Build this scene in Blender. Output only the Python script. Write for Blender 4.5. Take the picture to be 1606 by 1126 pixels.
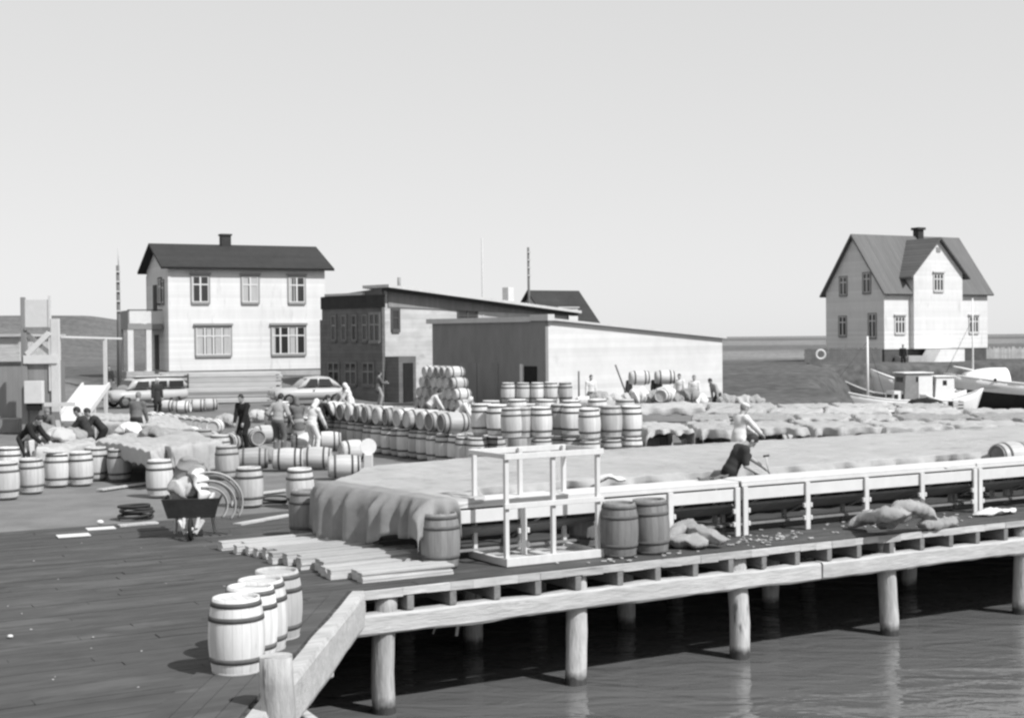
import bpy, bmesh, math, random
import numpy as np
from mathutils import Vector, Matrix
R = math.radians
random.seed(7); rng = np.random.default_rng(7)
for o in list(bpy.data.objects): bpy.data.objects.remove(o)
SC = bpy.context.scene
COL = SC.collection

# ---------------------------------------------------------------- camera
FPX, CAMH = 2200.0, 3.4
PITCH, ROLL = math.atan(33/2200), R(0.55)
vf = Vector((0, math.cos(PITCH), -math.sin(PITCH))); r0 = Vector((1, 0, 0)); u0 = r0.cross(vf)
vr = math.cos(ROLL)*r0 - math.sin(ROLL)*u0; vu = math.cos(ROLL)*u0 + math.sin(ROLL)*r0
CAM = Vector((0, 0, CAMH))
cd = bpy.data.cameras.new('camera'); cam = bpy.data.objects.new('camera', cd); COL.objects.link(cam)
cd.sensor_width = 36; cd.lens = FPX/1606*36; cd.clip_start = 0.2; cd.clip_end = 20000
M3 = Matrix((vr, vu, -vf)).transposed()
cam.matrix_world = Matrix.Translation(CAM) @ M3.to_4x4()
SC.camera = cam
# ---------------------------------------------------------------- sky and sun
SUN_A, SUN_EL = 52, 47        # degrees right of straight behind the camera / above the horizon
W = bpy.data.worlds.new('World'); SC.world = W; W.use_nodes = True
wn = W.node_tree; bg = wn.nodes['Background']
sky = wn.nodes.new('ShaderNodeTexSky'); sky.sky_type = 'NISHITA'; sky.sun_disc = False
sky.sun_elevation = R(SUN_EL); sky.sun_rotation = R(180-SUN_A); sky.dust_density = 0.4; sky.air_density = 1.0; sky.ozone_density = 0.5
bw = wn.nodes.new('ShaderNodeRGBToBW'); pw = wn.nodes.new('ShaderNodeMath'); pw.operation = 'POWER'; pw.inputs[1].default_value = 0.20
sky.altitude = 0       # black-and-white film: its flat shoulder evens out the bright sky
wn.links.new(sky.outputs[0], bw.inputs[0]); wn.links.new(bw.outputs[0], pw.inputs[0]); ml = wn.nodes.new('ShaderNodeMath'); ml.operation = 'MULTIPLY'; ml.inputs[1].default_value = 4.95
wn.links.new(pw.outputs[0], ml.inputs[0]); wn.links.new(ml.outputs[0], bg.inputs['Color'])
bg.inputs['Strength'].default_value = 0.108
sl = bpy.data.lights.new('sun', 'SUN'); sl.energy = 5.0; sl.angle = R(0.53); sl.color = (1, 1, 1)
so = bpy.data.objects.new('sun', sl); COL.objects.link(so)
sdir = Vector((math.sin(R(SUN_A))*math.cos(R(SUN_EL)), -math.cos(R(SUN_A))*math.cos(R(SUN_EL)), math.sin(R(SUN_EL))))
so.rotation_euler = sdir.to_track_quat('Z', 'Y').to_euler(); so.location = (20, -20, 40)
SC.view_settings.view_transform = 'Standard'; SC.view_settings.look = 'None'
SC.view_settings.gamma = 1; SC.view_settings.use_curve_mapping = False
SC.view_settings.exposure = 0.08
SC.render.engine = 'CYCLES'
SC.cycles.pixel_filter_type = 'BLACKMAN_HARRIS'; SC.cycles.filter_width = 2.55   # the old lens is soft
SC.cycles.max_bounces = 6; SC.cycles.caustics_reflective = False; SC.cycles.caustics_refractive = False

# ---------------------------------------------------------------- where a pixel of the survey photo lies
def ray(x, y): return vf + (x-803)/FPX*vr - (y-563)/FPX*vu
def G(x, y, z=0.0):
    d = ray(x, y); return CAM + d*((z-CAMH)/d.z)
def PX(w):
    d = Vector(w)-CAM; k = d.dot(vf); return 803+FPX*d.dot(vr)/k, 563-FPX*d.dot(vu)/k
def A(x, y, Y):
    d = ray(x, y); return CAM + d*(Y/d.y)
DO = G(550, 930); DE = (G(1600, 817)-DO).normalized(); DN = Vector((-DE.y, DE.x, 0))   # pier corner and axes
DANG = math.atan2(DE.y, DE.x)
def EN(e, n, z=0.0): return DO + DE*e + DN*n + Vector((0, 0, z))
def en(w): d = w-DO; return d.dot(DE), d.dot(DN)
WATER = -1.73

# ---------------------------------------------------------------- mesh building
class MB:
    def __init__(s): s.v = []; s.f = []; s.m = []; s.s = []
    def add(s, vs, fs, m=0, smooth=False):
        b = len(s.v); s.v += [tuple(p) for p in vs]
        for f in fs: s.f.append(tuple(i+b for i in f)); s.m.append(m); s.s.append(smooth)
        return s
    def box(s, x0, x1, y0, y1, z0, z1, m=0):
        return s.add([(x0,y0,z0),(x1,y0,z0),(x1,y1,z0),(x0,y1,z0),(x0,y0,z1),(x1,y0,z1),(x1,y1,z1),(x0,y1,z1)],
                     [(3,2,1,0),(4,5,6,7),(0,1,5,4),(1,2,6,5),(2,3,7,6),(3,0,4,7)], m)
    def beam(s, p, q, w, h, m=0, up=(0,0,1), jit=0):
        p, q = Vector(p), Vector(q); d = (q-p).normalized(); up = Vector(up)
        if abs(d.dot(up)) > .98: up = Vector((0,1,0))
        a = d.cross(up).normalized()*(w/2); b = a.cross(d).normalized()*(h/2)
        J = lambda: Vector((random.uniform(-jit,jit), random.uniform(-jit,jit), random.uniform(-jit,jit)))
        vs = [p-a-b+J(), p+a-b+J(), p+a+b+J(), p-a+b+J(), q-a-b+J(), q+a-b+J(), q+a+b+J(), q-a+b+J()]
        return s.add(vs, [(0,1,2,3),(7,6,5,4),(0,4,5,1),(1,5,6,2),(2,6,7,3),(3,7,4,0)], m)
    def tube(s, pts, rad, n=8, m=0, caps=True, smooth=True, squash=1.0):
        pts = [Vector(p) for p in pts]; N = len(pts)
        if not hasattr(rad, '__len__'): rad = [rad]*N
        vs = []; prev = None
        for i, p in enumerate(pts):
            d = (pts[min(i+1,N-1)]-pts[max(i-1,0)]).normalized()
            ref = Vector((0,0,1)) if abs(d.z) < .9 else Vector((1,0,0))
            a = d.cross(ref).normalized() if prev is None else (prev-d*prev.dot(d)).normalized()
            prev = a; b = a.cross(d)
            for k in range(n):
                t = 2*math.pi*k/n; vs.append(p+a*math.cos(t)*rad[i]+b*math.sin(t)*rad[i]*squash)
        fs = [(i*n+k, i*n+(k+1)%n, (i+1)*n+(k+1)%n, (i+1)*n+k) for i in range(N-1) for k in range(n)]
        s.add(vs, fs, m, smooth)
        if caps:
            b = len(s.v)-N*n
            s.f.append(tuple(b+k for k in range(n))[::-1]); s.m.append(m); s.s.append(False)
            s.f.append(tuple(b+(N-1)*n+k for k in range(n))); s.m.append(m); s.s.append(False)
        return s
    def ring(s, c, nrm, r, t, n=28, k=6, m=0, squash=1.0):
        c, nrm = Vector(c), Vector(nrm).normalized(); ref = Vector((0,0,1)) if abs(nrm.z) < .9 else Vector((1,0,0))
        a = nrm.cross(ref).normalized(); b = nrm.cross(a); vs = []
        for i in range(n):
            th = 2*math.pi*i/n; rd = a*math.cos(th)+b*math.sin(th)
            for j in range(k):
                ph = 2*math.pi*j/k; vs.append(c+rd*(r+t*math.cos(ph))+nrm*(t*squash*math.sin(ph)))
        fs = [(i*k+j, ((i+1)%n)*k+j, ((i+1)%n)*k+(j+1)%k, i*k+(j+1)%k) for i in range(n) for j in range(k)]
        return s.add(vs, fs, m, True)
    def lathe(s, prof, n=24, m=0, smooth=True, c=(0,0,0), cap0=False, cap1=False):
        vs = [(c[0]+r*math.cos(2*math.pi*k/n), c[1]+r*math.sin(2*math.pi*k/n), c[2]+z) for r, z in prof for k in range(n)]
        fs = [(i*n+k, i*n+(k+1)%n, (i+1)*n+(k+1)%n, (i+1)*n+k) for i in range(len(prof)-1) for k in range(n)]
        b = len(s.v); s.add(vs, fs, m, smooth)
        if cap0: s.f.append(tuple(b+k for k in range(n))[::-1]); s.m.append(m); s.s.append(False)
        if cap1: s.f.append(tuple(b+(len(prof)-1)*n+k for k in range(n))); s.m.append(m); s.s.append(False)
        return s
    def prism(s, poly, d, m=0):
        """poly: 3-D points of a planar outline, d: thickness vector"""
        poly = [Vector(p) for p in poly]; d = Vector(d); n = len(poly)
        vs = poly+[p+d for p in poly]
        return s.add(vs, [tuple(range(n))[::-1], tuple(range(n, 2*n))]+[(i, (i+1)%n, n+(i+1)%n, n+i) for i in range(n)], m)
    def grid(s, P, m=0, smooth=True, close=False):
        """P: list of rows of points"""
        a, b = len(P), len(P[0]); vs = [p for r in P for p in r]
        return s.add(vs, [(i*b+j, i*b+j+1, (i+1)*b+j+1, (i+1)*b+j) for i in range(a-1) for j in range(b-1)], m, smooth)
    def ball(s, c, r, n=8, m=0):
        r = (r,r,r) if not hasattr(r, '__len__') else r; c = Vector(c)
        P = [[c+Vector((r[0]*math.sin(math.pi*i/n)*math.cos(math.pi*j/n), r[1]*math.sin(math.pi*i/n)*math.sin(math.pi*j/n), r[2]*math.cos(math.pi*i/n))) for j in range(2*n+1)] for i in range(n+1)]
        return s.grid(P, m)
    def mesh(s, name, mats, bevel=0, fix=True):
        me = bpy.data.meshes.new(name); me.from_pydata(s.v, [], s.f)
        for m in (mats if isinstance(mats, (list, tuple)) else [mats]): me.materials.append(m)
        me.polygons.foreach_set('material_index', s.m); me.polygons.foreach_set('use_smooth', s.s)
        if bevel or fix:
            b = bmesh.new(); b.from_mesh(me)
            if fix: bmesh.ops.remove_doubles(b, verts=b.verts, dist=1e-5) if any(s.s) else None; bmesh.ops.recalc_face_normals(b, faces=b.faces)
            if bevel: bmesh.ops.bevel(b, geom=b.edges[:], offset=bevel, segments=1, affect='EDGES', clamp_overlap=True)
            b.to_mesh(me); b.free()
        me.update(); return me
    def build(s, name, mats, parent=None, bevel=0, fix=True):
        o = bpy.data.objects.new(name, s.mesh(name, mats, bevel, fix)); COL.objects.link(o)
        if parent: o.parent = parent
        return o
def raw(name, vs, fs, mat, parent=None, smooth=True):
    me = bpy.data.meshes.new(name); me.from_pydata(vs, [], fs); me.materials.append(mat)
    me.polygons.foreach_set('use_smooth', [smooth]*len(me.polygons)); me.update()
    o = bpy.data.objects.new(name, me); COL.objects.link(o)
    if parent: o.parent = parent
    return o
def tag(o, label=None, cat=None, group=None, kind=None):
    if label: o['label'] = label
    if cat: o['category'] = cat
    if group: o['group'] = group
    if kind: o['kind'] = kind
    return o
def thing(name, label, cat, loc=(0,0,0), rz=0, group=None):
    o = bpy.data.objects.new(name, None); COL.objects.link(o); o.empty_display_size = .2
    o.location = loc; o.rotation_euler = (0, 0, rz); return tag(o, label, cat, group)
KIDS = {}
def kids(o):
    return [c for c in o.children]
def dup(root, loc, rot=(0,0,0), label=None, group=None, scale=None):
    r = root.copy(); COL.objects.link(r); r.location = loc; r.rotation_euler = rot
    if scale: r.scale = scale
    if label: r['label'] = label
    if group: r['group'] = group
    for ch in KIDS.get(root.name) or kids(root):
        c = ch.copy(); COL.objects.link(c); c.parent = r
        for g in kids(ch):
            d = g.copy(); COL.objects.link(d); d.parent = c
    return r
ORD = ['first','second','third','fourth','fifth','sixth','seventh','eighth','ninth','tenth','eleventh','twelfth','thirteenth','fourteenth','fifteenth','sixteenth','seventeenth','eighteenth','nineteenth','twentieth','twenty-first','twenty-second','twenty-third','twenty-fourth','twenty-fifth','twenty-sixth','twenty-seventh','twenty-eighth','twenty-ninth','thirtieth']

# ---------------------------------------------------------------- materials: everything in the neutral greys of the film
ALB = .80        # slow contrasty film: strong sun over modest reflectances
def mat(name, base, var=.15, scale=3.0, rough=.8, bump=.0, stretch=(1,1,1), island=0.0, objrand=0.0, detail=6, spots=0.0, spot_val=.5, spot_scale=8, metal=0, weave=0, lines=None, bscale=None):
    base *= ALB; spot_val *= ALB
    m = bpy.data.materials.new(name); m.use_nodes = True; t = m.node_tree; N = t.nodes; L = t.links
    bs = N['Principled BSDF']; bs.inputs['Roughness'].default_value = rough; bs.inputs['Metallic'].default_value = metal
    if 'Specular IOR Level' in bs.inputs: bs.inputs['Specular IOR Level'].default_value = .25
    tc = N.new('ShaderNodeTexCoord'); mp = N.new('ShaderNodeMapping'); mp.inputs['Scale'].default_value = stretch
    L.new(tc.outputs['Object'], mp.inputs[0])
    oi = N.new('ShaderNodeObjectInfo'); ad = N.new('ShaderNodeVectorMath'); ad.operation = 'ADD'
    ms = N.new('ShaderNodeVectorMath'); ms.operation = 'SCALE'; ms.inputs['Scale'].default_value = 37.0
    cb = N.new('ShaderNodeCombineXYZ')
    for k in range(3): L.new(oi.outputs['Random'], cb.inputs[k])
    L.new(cb.outputs[0], ms.inputs[0]); L.new(mp.outputs[0], ad.inputs[0]); L.new(ms.outputs[0], ad.inputs[1])
    def math_(op, a, b=None):
        n = N.new('ShaderNodeMath'); n.operation = op
        for i, x in enumerate((a, b)):
            if x is None: continue
            if isinstance(x, (int, float)): n.inputs[i].default_value = x
            else: L.new(x, n.inputs[i])
        return n.outputs[0]
    def noise(sc, dt=detail, vec=None):
        n = N.new('ShaderNodeTexNoise'); n.inputs['Scale'].default_value = sc; n.inputs['Detail'].default_value = dt
        n.inputs['Roughness'].default_value = .62; L.new(vec or ad.outputs[0], n.inputs['Vector']); return n.outputs['Fac']
    f1 = noise(scale); f2 = noise(scale*.17, 3)
    v = math_('ADD', math_('MULTIPLY', math_('SUBTRACT', f1, .5), 2*var*1.6), math_('MULTIPLY', math_('SUBTRACT', f2, .5), 2*var*1.2))
    v = math_('ADD', v, 1.0)
    if island:
        g = N.new('ShaderNodeNewGeometry')
        v = math_('MULTIPLY', v, math_('ADD', math_('MULTIPLY', math_('SUBTRACT', g.outputs['Random Per Island'], .5), 2*island), 1.0))
    if objrand:
        v = math_('MULTIPLY', v, math_('ADD', math_('MULTIPLY', math_('SUBTRACT', oi.outputs['Random'], .5), 2*objrand), 1.0))
    if lines:      # (axis, count per metre, depth): board joints
        sp = N.new('ShaderNodeSeparateXYZ'); L.new(tc.outputs['Object'], sp.inputs[0])
        fr = math_('FRACT', math_('MULTIPLY', sp.outputs[lines[0]], lines[1]))
        ln = math_('LESS_THAN', fr, lines[3] if len(lines) > 3 else .12)
        v = math_('MULTIPLY', v, math_('SUBTRACT', 1.0, math_('MULTIPLY', ln, lines[2])))
        fl = math_('FLOOR', math_('MULTIPLY', sp.outputs[lines[0]], lines[1]))
        wn_ = N.new('ShaderNodeTexWhiteNoise'); wn_.noise_dimensions = '1D'; L.new(fl, wn_.inputs['W'])
        v = math_('MULTIPLY', v, math_('ADD', math_('MULTIPLY', math_('SUBTRACT', wn_.outputs['Value'], .5), .14), 1.0))
    val = math_('MULTIPLY', v, base)
    if spots:
        sf = noise(spot_scale, 4)
        rp = N.new('ShaderNodeMapRange'); rp.inputs['From Min'].default_value = 1-spots-.1; rp.inputs['From Max'].default_value = 1-spots
        rp.clamp = True; L.new(sf, rp.inputs['Value'])
        mx = N.new('ShaderNodeMix'); mx.data_type = 'FLOAT'; L.new(rp.outputs[0], mx.inputs[0]); L.new(val, mx.inputs[2]); mx.inputs[3].default_value = spot_val
        val = mx.outputs[0]
    cl = N.new('ShaderNodeClamp'); L.new(val, cl.inputs[0]); cl.inputs['Min'].default_value = .01; cl.inputs['Max'].default_value = .86
    c3 = N.new('ShaderNodeCombineColor')
    for k in range(3): L.new(cl.outputs[0], c3.inputs[k])
    L.new(c3.outputs[0], bs.inputs['Base Color'])
    if bump:
        b = N.new('ShaderNodeBump'); b.inputs['Strength'].default_value = min(1, bump); b.inputs['Distance'].default_value = .03
        h = noise(bscale or scale*2, 5)
        if weave:
            wv = N.new('ShaderNodeTexWave'); wv.inputs['Scale'].default_value = weave; wv.inputs['Distortion'].default_value = 3
            L.new(tc.outputs['Object'], wv.inputs[0]); h = math_('ADD', h, math_('MULTIPLY', wv.outputs['Fac'], .25))
        L.new(h, b.inputs['Height']); L.new(b.outputs[0], bs.inputs['Normal'])
    return m
def barrel_mat(name, base, var, line=.24):
    m = mat(name, base, var, 5.0, .75, .15, (3.5, 3.5, .5), 0, .24, spots=.22, spot_val=base*.62, spot_scale=3.0)
    t = m.node_tree; N = t.nodes; L = t.links
    tc = [n for n in N if n.type == 'TEX_COORD'][0]; sp = N.new('ShaderNodeSeparateXYZ'); L.new(tc.outputs['Object'], sp.inputs[0])
    def mt(op, a, b=None):
        n = N.new('ShaderNodeMath'); n.operation = op
        for i, x in enumerate((a, b)):
            if x is None: continue
            if isinstance(x, (int, float)): n.inputs[i].default_value = x
            else: L.new(x, n.inputs[i])
        return n.outputs[0]
    an = mt('MULTIPLY', mt('ARCTAN2', sp.outputs[1], sp.outputs[0]), 19/(2*math.pi))
    wn_ = N.new('ShaderNodeTexWhiteNoise'); wn_.noise_dimensions = '2D' if False else '1D'
    oi = [n for n in N if n.type == 'OBJECT_INFO'][0]
    L.new(mt('ADD', mt('FLOOR', an), mt('MULTIPLY', oi.outputs['Random'], 91.3)), wn_.inputs['W'])
    tone = mt('ADD', mt('MULTIPLY', wn_.outputs['Value'], .22), .86)
    ln = mt('SUBTRACT', 1.0, mt('MULTIPLY', mt('LESS_THAN', mt('FRACT', mt('ADD', an, 40)), .07), line))
    cc = [n for n in N if n.type == 'COMBINE_COLOR'][0]; src = cc.inputs[0].links[0].from_socket
    out = mt('MULTIPLY', mt('MULTIPLY', src, tone), ln)
    for k in range(3): L.new(out, cc.inputs[k])
    return m
M = {}
M['deck'] = mat('deck_planks', .083, .30, 3, .85, .25, (.6, 2, 2), .06, spots=.36, spot_val=.118, spot_scale=1.1)
M['oldwood'] = mat('weathered_timber', .52, .28, 5, .9, .5, (.5, 4, 4), .16, spots=.28, spot_val=.30, spot_scale=3)
M['joist'] = mat('joist_timber', .24, .25, 5, .9, .4, (3, .5, 3), spots=.28, spot_val=.14, spot_scale=3)
M['pile'] = mat('pile_timber', .56, .30, 5, .9, .6, (3, 3, .6), 0, .12, spots=.3, spot_val=.18, spot_scale=2.4)
M['darkwood'] = mat('dark_timber', .09, .3, 4, .9, .3, (2, 2, 2), .2)
M['white'] = mat('white_paint', .72, .08, 4, .6, .08, spots=.22, spot_val=.5, spot_scale=5)
M['rack'] = mat('planed_wood', .68, .10, 5, .7, .1, (2, 2, .8), .06)
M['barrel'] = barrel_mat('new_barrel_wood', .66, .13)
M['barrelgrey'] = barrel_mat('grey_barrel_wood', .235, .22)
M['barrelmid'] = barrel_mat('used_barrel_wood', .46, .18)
M['hoop'] = mat('hoop_iron', .12, .3, 12, .7, .0, objrand=.3)
M['hooplight'] = mat('hoop_wood', .42, .2, 12, .8)
M['hoopgrey'] = mat('hoop_rust', .13, .3, 12, .8)
M['head'] = mat('barrel_head_wood', .60, .14, 5, .75, .1, (1, 8, 1), 0, .12, lines=(0, 9, .3, .08))
M['headgrey'] = mat('barrel_head_grey', .25, .2, 5, .75, .1, (1, 8, 1), 0, .12, lines=(0, 9, .3, .08))
M['burlap'] = mat('burlap', .54, .16, 2.2, .95, .5, (1, 1, 1), 0, .10, weave=55, spots=.33, spot_val=.40, spot_scale=1.1, bscale=9)
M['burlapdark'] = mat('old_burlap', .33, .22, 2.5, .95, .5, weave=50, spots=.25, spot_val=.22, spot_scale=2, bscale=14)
M['sack'] = mat('sack_cloth', .52, .20, 6, .95, .8, weave=60, objrand=.12, spots=.3, spot_val=.36, spot_scale=5, bscale=16)
M['stave'] = mat('stave_wood', .52, .22, 5, .85, .3, (.6, 6, 6), .22)
M['wallwhite'] = mat('white_weatherboard', .79, .07, 1.6, .6, .05, (1.6, 1.6, .35), spots=.30, spot_val=.66, spot_scale=1.2, lines=(2, 5.5, .07, .1))
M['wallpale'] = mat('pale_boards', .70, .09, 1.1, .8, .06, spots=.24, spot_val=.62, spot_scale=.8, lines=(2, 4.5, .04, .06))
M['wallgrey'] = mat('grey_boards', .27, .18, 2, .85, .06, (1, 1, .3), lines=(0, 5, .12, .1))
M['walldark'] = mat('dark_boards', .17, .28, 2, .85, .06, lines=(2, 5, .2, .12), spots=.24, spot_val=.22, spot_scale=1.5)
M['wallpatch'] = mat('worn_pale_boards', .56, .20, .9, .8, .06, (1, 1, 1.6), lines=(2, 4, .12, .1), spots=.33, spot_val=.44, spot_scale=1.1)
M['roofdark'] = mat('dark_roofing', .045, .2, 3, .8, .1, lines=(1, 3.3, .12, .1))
M['roofgrey'] = mat('corrugated_roof', .155, .16, 2.5, .6, .1, (3, .4, .4), lines=(0, 4, .22, .35))
M['roofpale'] = mat('pale_roof_edge', .60, .12, 3, .7)
M['trim'] = mat('grey_window_trim', .30, .08, 6, .6)
M['trimpale'] = mat('pale_window_trim', .55, .08, 6, .6)
M['sash'] = mat('white_sash', .74, .05, 6, .5)
M['stonedark'] = mat('dark_foundation', .10, .3, 2, .9, .3)
M['stone'] = mat('foundation_concrete', .42, .22, 2, .9, .3)
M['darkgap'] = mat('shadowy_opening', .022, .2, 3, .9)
M['hull'] = mat('black_hull_paint', .03, .25, 3, .45)
M['boatwhite'] = mat('boat_white', .92, .06, 4, .5, spots=.22, spot_val=.55, spot_scale=3)
M['boatgrey'] = mat('boat_grey', .30, .2, 4, .7)
M['skin'] = mat('skin', .42, .08, 20, .6)
M['hair'] = mat('dark_hair', .035, .25, 30, .6, .3)
M['hairfair'] = mat('fair_hair', .22, .2, 30, .6, .3)
M['clothdark'] = mat('dark_cloth', .045, .2, 8, .95, .2)
M['clothblack'] = mat('black_cloth', .022, .2, 8, .95, .2)
M['clothmid'] = mat('grey_cloth', .15, .18, 8, .95, .2)
M['clothpale'] = mat('pale_cloth', .38, .2, 9, .95, .2)
M['clothwhite'] = mat('white_cloth', .76, .05, 8, .9, .15)
M['boot'] = mat('rubber_boot', .05, .2, 8, .5)
M['carpaint'] = mat('pale_car_paint', .50, .04, 3, .3)
M['chrome'] = mat('chrome', .55, .05, 5, .25, metal=1)
M['tyre'] = mat('tyre_rubber', .03, .2, 10, .9)
M['iron'] = mat('dark_iron', .045, .3, 8, .7, .1)
M['paper'] = mat('paper', .75, .05, 6, .9)
M['leaf'] = mat('dark_leaves', .045, .35, 6, .8, island=.4)
M['lumber'] = mat('sawn_lumber', .58, .16, 3, .85, .1, (.5, 5, 5), .22)
M['pole'] = mat('pole_wood', .17, .25, 6, .9, .2, (4, 4, .5))
def tide(m, z0, z1, k):
    t = m.node_tree; N = t.nodes; L = t.links; cc = [n for n in N if n.type == 'COMBINE_COLOR'][0]; src = cc.inputs[0].links[0].from_socket
    tc = [n for n in N if n.type == 'TEX_COORD'][0]; sp = N.new('ShaderNodeSeparateXYZ'); L.new(tc.outputs['Object'], sp.inputs[0])
    nz = N.new('ShaderNodeTexNoise'); nz.inputs['Scale'].default_value = 9; L.new(tc.outputs['Object'], nz.inputs[0])
    ad = N.new('ShaderNodeMath'); ad.operation = 'MULTIPLY_ADD'; L.new(nz.outputs[0], ad.inputs[0]); ad.inputs[1].default_value = .16; L.new(sp.outputs[2], ad.inputs[2])
    r = N.new('ShaderNodeMapRange'); r.inputs['From Min'].default_value = z0; r.inputs['From Max'].default_value = z1; r.inputs['To Min'].default_value = k; L.new(ad.outputs[0], r.inputs['Value'])
    mu = N.new('ShaderNodeMath'); mu.operation = 'MULTIPLY'; L.new(src, mu.inputs[0]); L.new(r.outputs[0], mu.inputs[1])
    for i in range(3): L.new(mu.outputs[0], cc.inputs[i])
tide(M['pile'], -1.56, -1.42, .13)      # weed and wet wood below the high-water mark
def glass_mat():
    m = bpy.data.materials.new('window_glass'); m.use_nodes = True; b = m.node_tree.nodes['Principled BSDF']
    b.inputs['Base Color'].default_value = (.03, .03, .03, 1); b.inputs['Roughness'].default_value = .06; return m
M['glass'] = glass_mat()
M['curtain'] = mat('curtain', .5, .2, 9, .9, 0, (5, 5, .5))
# ================================================================ GROUND AND WATER
def sst(a, b, x):
    t = min(1, max(0, (x-a)/(b-a))); return t*t*(3-2*t)
def hgt(x, y):
    e, n = en(Vector((x, y, 0)))
    h = -4+3.97*sst(6.3, 8.6, n)
    if n > 8:
        h += 1.25*sst(68, 106, y)*sst(2, 9, x)+1.25*sst(76, 84, y)*sst(-3, -9, x)
        h += 6.6*math.exp(-((y-235)/60)**2)*sst(-34, -80, x)*(1+.10*math.sin(x*.07)+.05*math.sin(x*.19+1))
        h += 1.75*sst(112, 520, y)*sst(-30, 20, x)-6*sst(610, 700, y)
    xs = 13+(y-58)*.215+.8*math.sin(y*.35); d = min(x-xs, y-57.5, 104.5+.6*math.sin(x*.4)-y)
    if d > 0: h = h+(-4-h)*sst(0, 3.5, d)
    if d < 0 and n > 8 and y > 70: h += .03*math.sin(x*.5+y*.4)*math.sin(y*.3)
    return h
gx = np.concatenate([np.linspace(-420, -62, 40), np.linspace(-60, 60, 161), np.linspace(64, 420, 40)])
gy = np.concatenate([np.linspace(-40, 5, 10), np.linspace(6, 130, 125), np.linspace(133, 420, 70), np.linspace(430, 720, 30)])
gv = [(x, y, hgt(x, y)) for y in gy for x in gx]; nx = len(gx)
gf = [(j*nx+i, j*nx+i+1, (j+1)*nx+i+1, (j+1)*nx+i) for j in range(len(gy)-1) for i in range(nx-1)]
def ground_mat():
    m = mat('ground', .185, .34, 1.1, .95, .5, spots=.3, spot_val=.26, spot_scale=.35, bscale=6)
    t = m.node_tree; N = t.nodes; L = t.links
    g2 = mat('turf', .082, .38, .55, .95, .8, spots=.28, spot_val=.125, spot_scale=.22, bscale=5)
    at = N.new('ShaderNodeAttribute'); at.attribute_name = 'grass'
    cc = [n for n in N if n.type == 'COMBINE_COLOR'][0]; src = cc.inputs[0].links[0].from_socket
    tc = [n for n in N if n.type == 'TEX_COORD'][0]
    n1 = N.new('ShaderNodeTexNoise'); n1.inputs['Scale'].default_value = 1.6; n1.inputs['Detail'].default_value = 10; L.new(tc.outputs['Object'], n1.inputs['Vector'])
    n2 = N.new('ShaderNodeTexNoise'); n2.inputs['Scale'].default_value = .12; n2.inputs['Detail'].default_value = 6; L.new(tc.outputs['Object'], n2.inputs['Vector'])
    r = N.new('ShaderNodeMapRange'); r.inputs['From Min'].default_value = .33; r.inputs['From Max'].default_value = .72; r.inputs['To Min'].default_value = .052; r.inputs['To Max'].default_value = .118; L.new(n1.outputs[0], r.inputs['Value'])
    r2 = N.new('ShaderNodeMapRange'); r2.inputs['From Min'].default_value = .3; r2.inputs['From Max'].default_value = .7; r2.inputs['To Min'].default_value = .8; r2.inputs['To Max'].default_value = 1.2; L.new(n2.outputs[0], r2.inputs['Value'])
    a2 = N.new('ShaderNodeAttribute'); a2.attribute_name = 'field'; f_ = N.new('ShaderNodeMath'); f_.operation = 'MULTIPLY_ADD'; f_.inputs[1].default_value = 1.25; f_.inputs[2].default_value = 1.0; L.new(a2.outputs['Fac'], f_.inputs[0])
    mu = N.new('ShaderNodeMath'); mu.operation = 'MULTIPLY'; L.new(r.outputs[0], mu.inputs[0]); L.new(r2.outputs[0], mu.inputs[1])
    m2 = N.new('ShaderNodeMath'); m2.operation = 'MULTIPLY'; L.new(mu.outputs[0], m2.inputs[0]); L.new(f_.outputs[0], m2.inputs[1]); mu = m2
    mx = N.new('ShaderNodeMix'); mx.data_type = 'FLOAT'; L.new(at.outputs['Fac'], mx.inputs[0]); L.new(src, mx.inputs[2]); L.new(mu.outputs[0], mx.inputs[3])
    for k in range(3): L.new(mx.outputs[0], cc.inputs[k])
    return m
g = raw('ground', gv, gf, ground_mat()); tag(g, 'bare trodden yard turning to dark turf towards the houses', 'ground', kind='structure')
at = g.data.attributes.new('grass', 'FLOAT', 'POINT')
at.data.foreach_set('value', [max(sst(80, 84, y+2*math.sin(x)), sst(7, 11, x+.8*math.sin(y))*sst(58, 62, y), sst(-27, -30, x)*sst(56, 60, y)) for x, y, z in gv])
a2 = g.data.attributes.new('field', 'FLOAT', 'POINT'); a2.data.foreach_set('value', [.35*sst(-30, -45, x)*sst(90, 110, y)+sst(122, 140, y+3*math.sin(x*.05))*sst(-20, 5, x)*(1-.75*sst(.6, .95, abs(math.sin(y*.021+x*.004)))) for x, y, z in gv])
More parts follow.
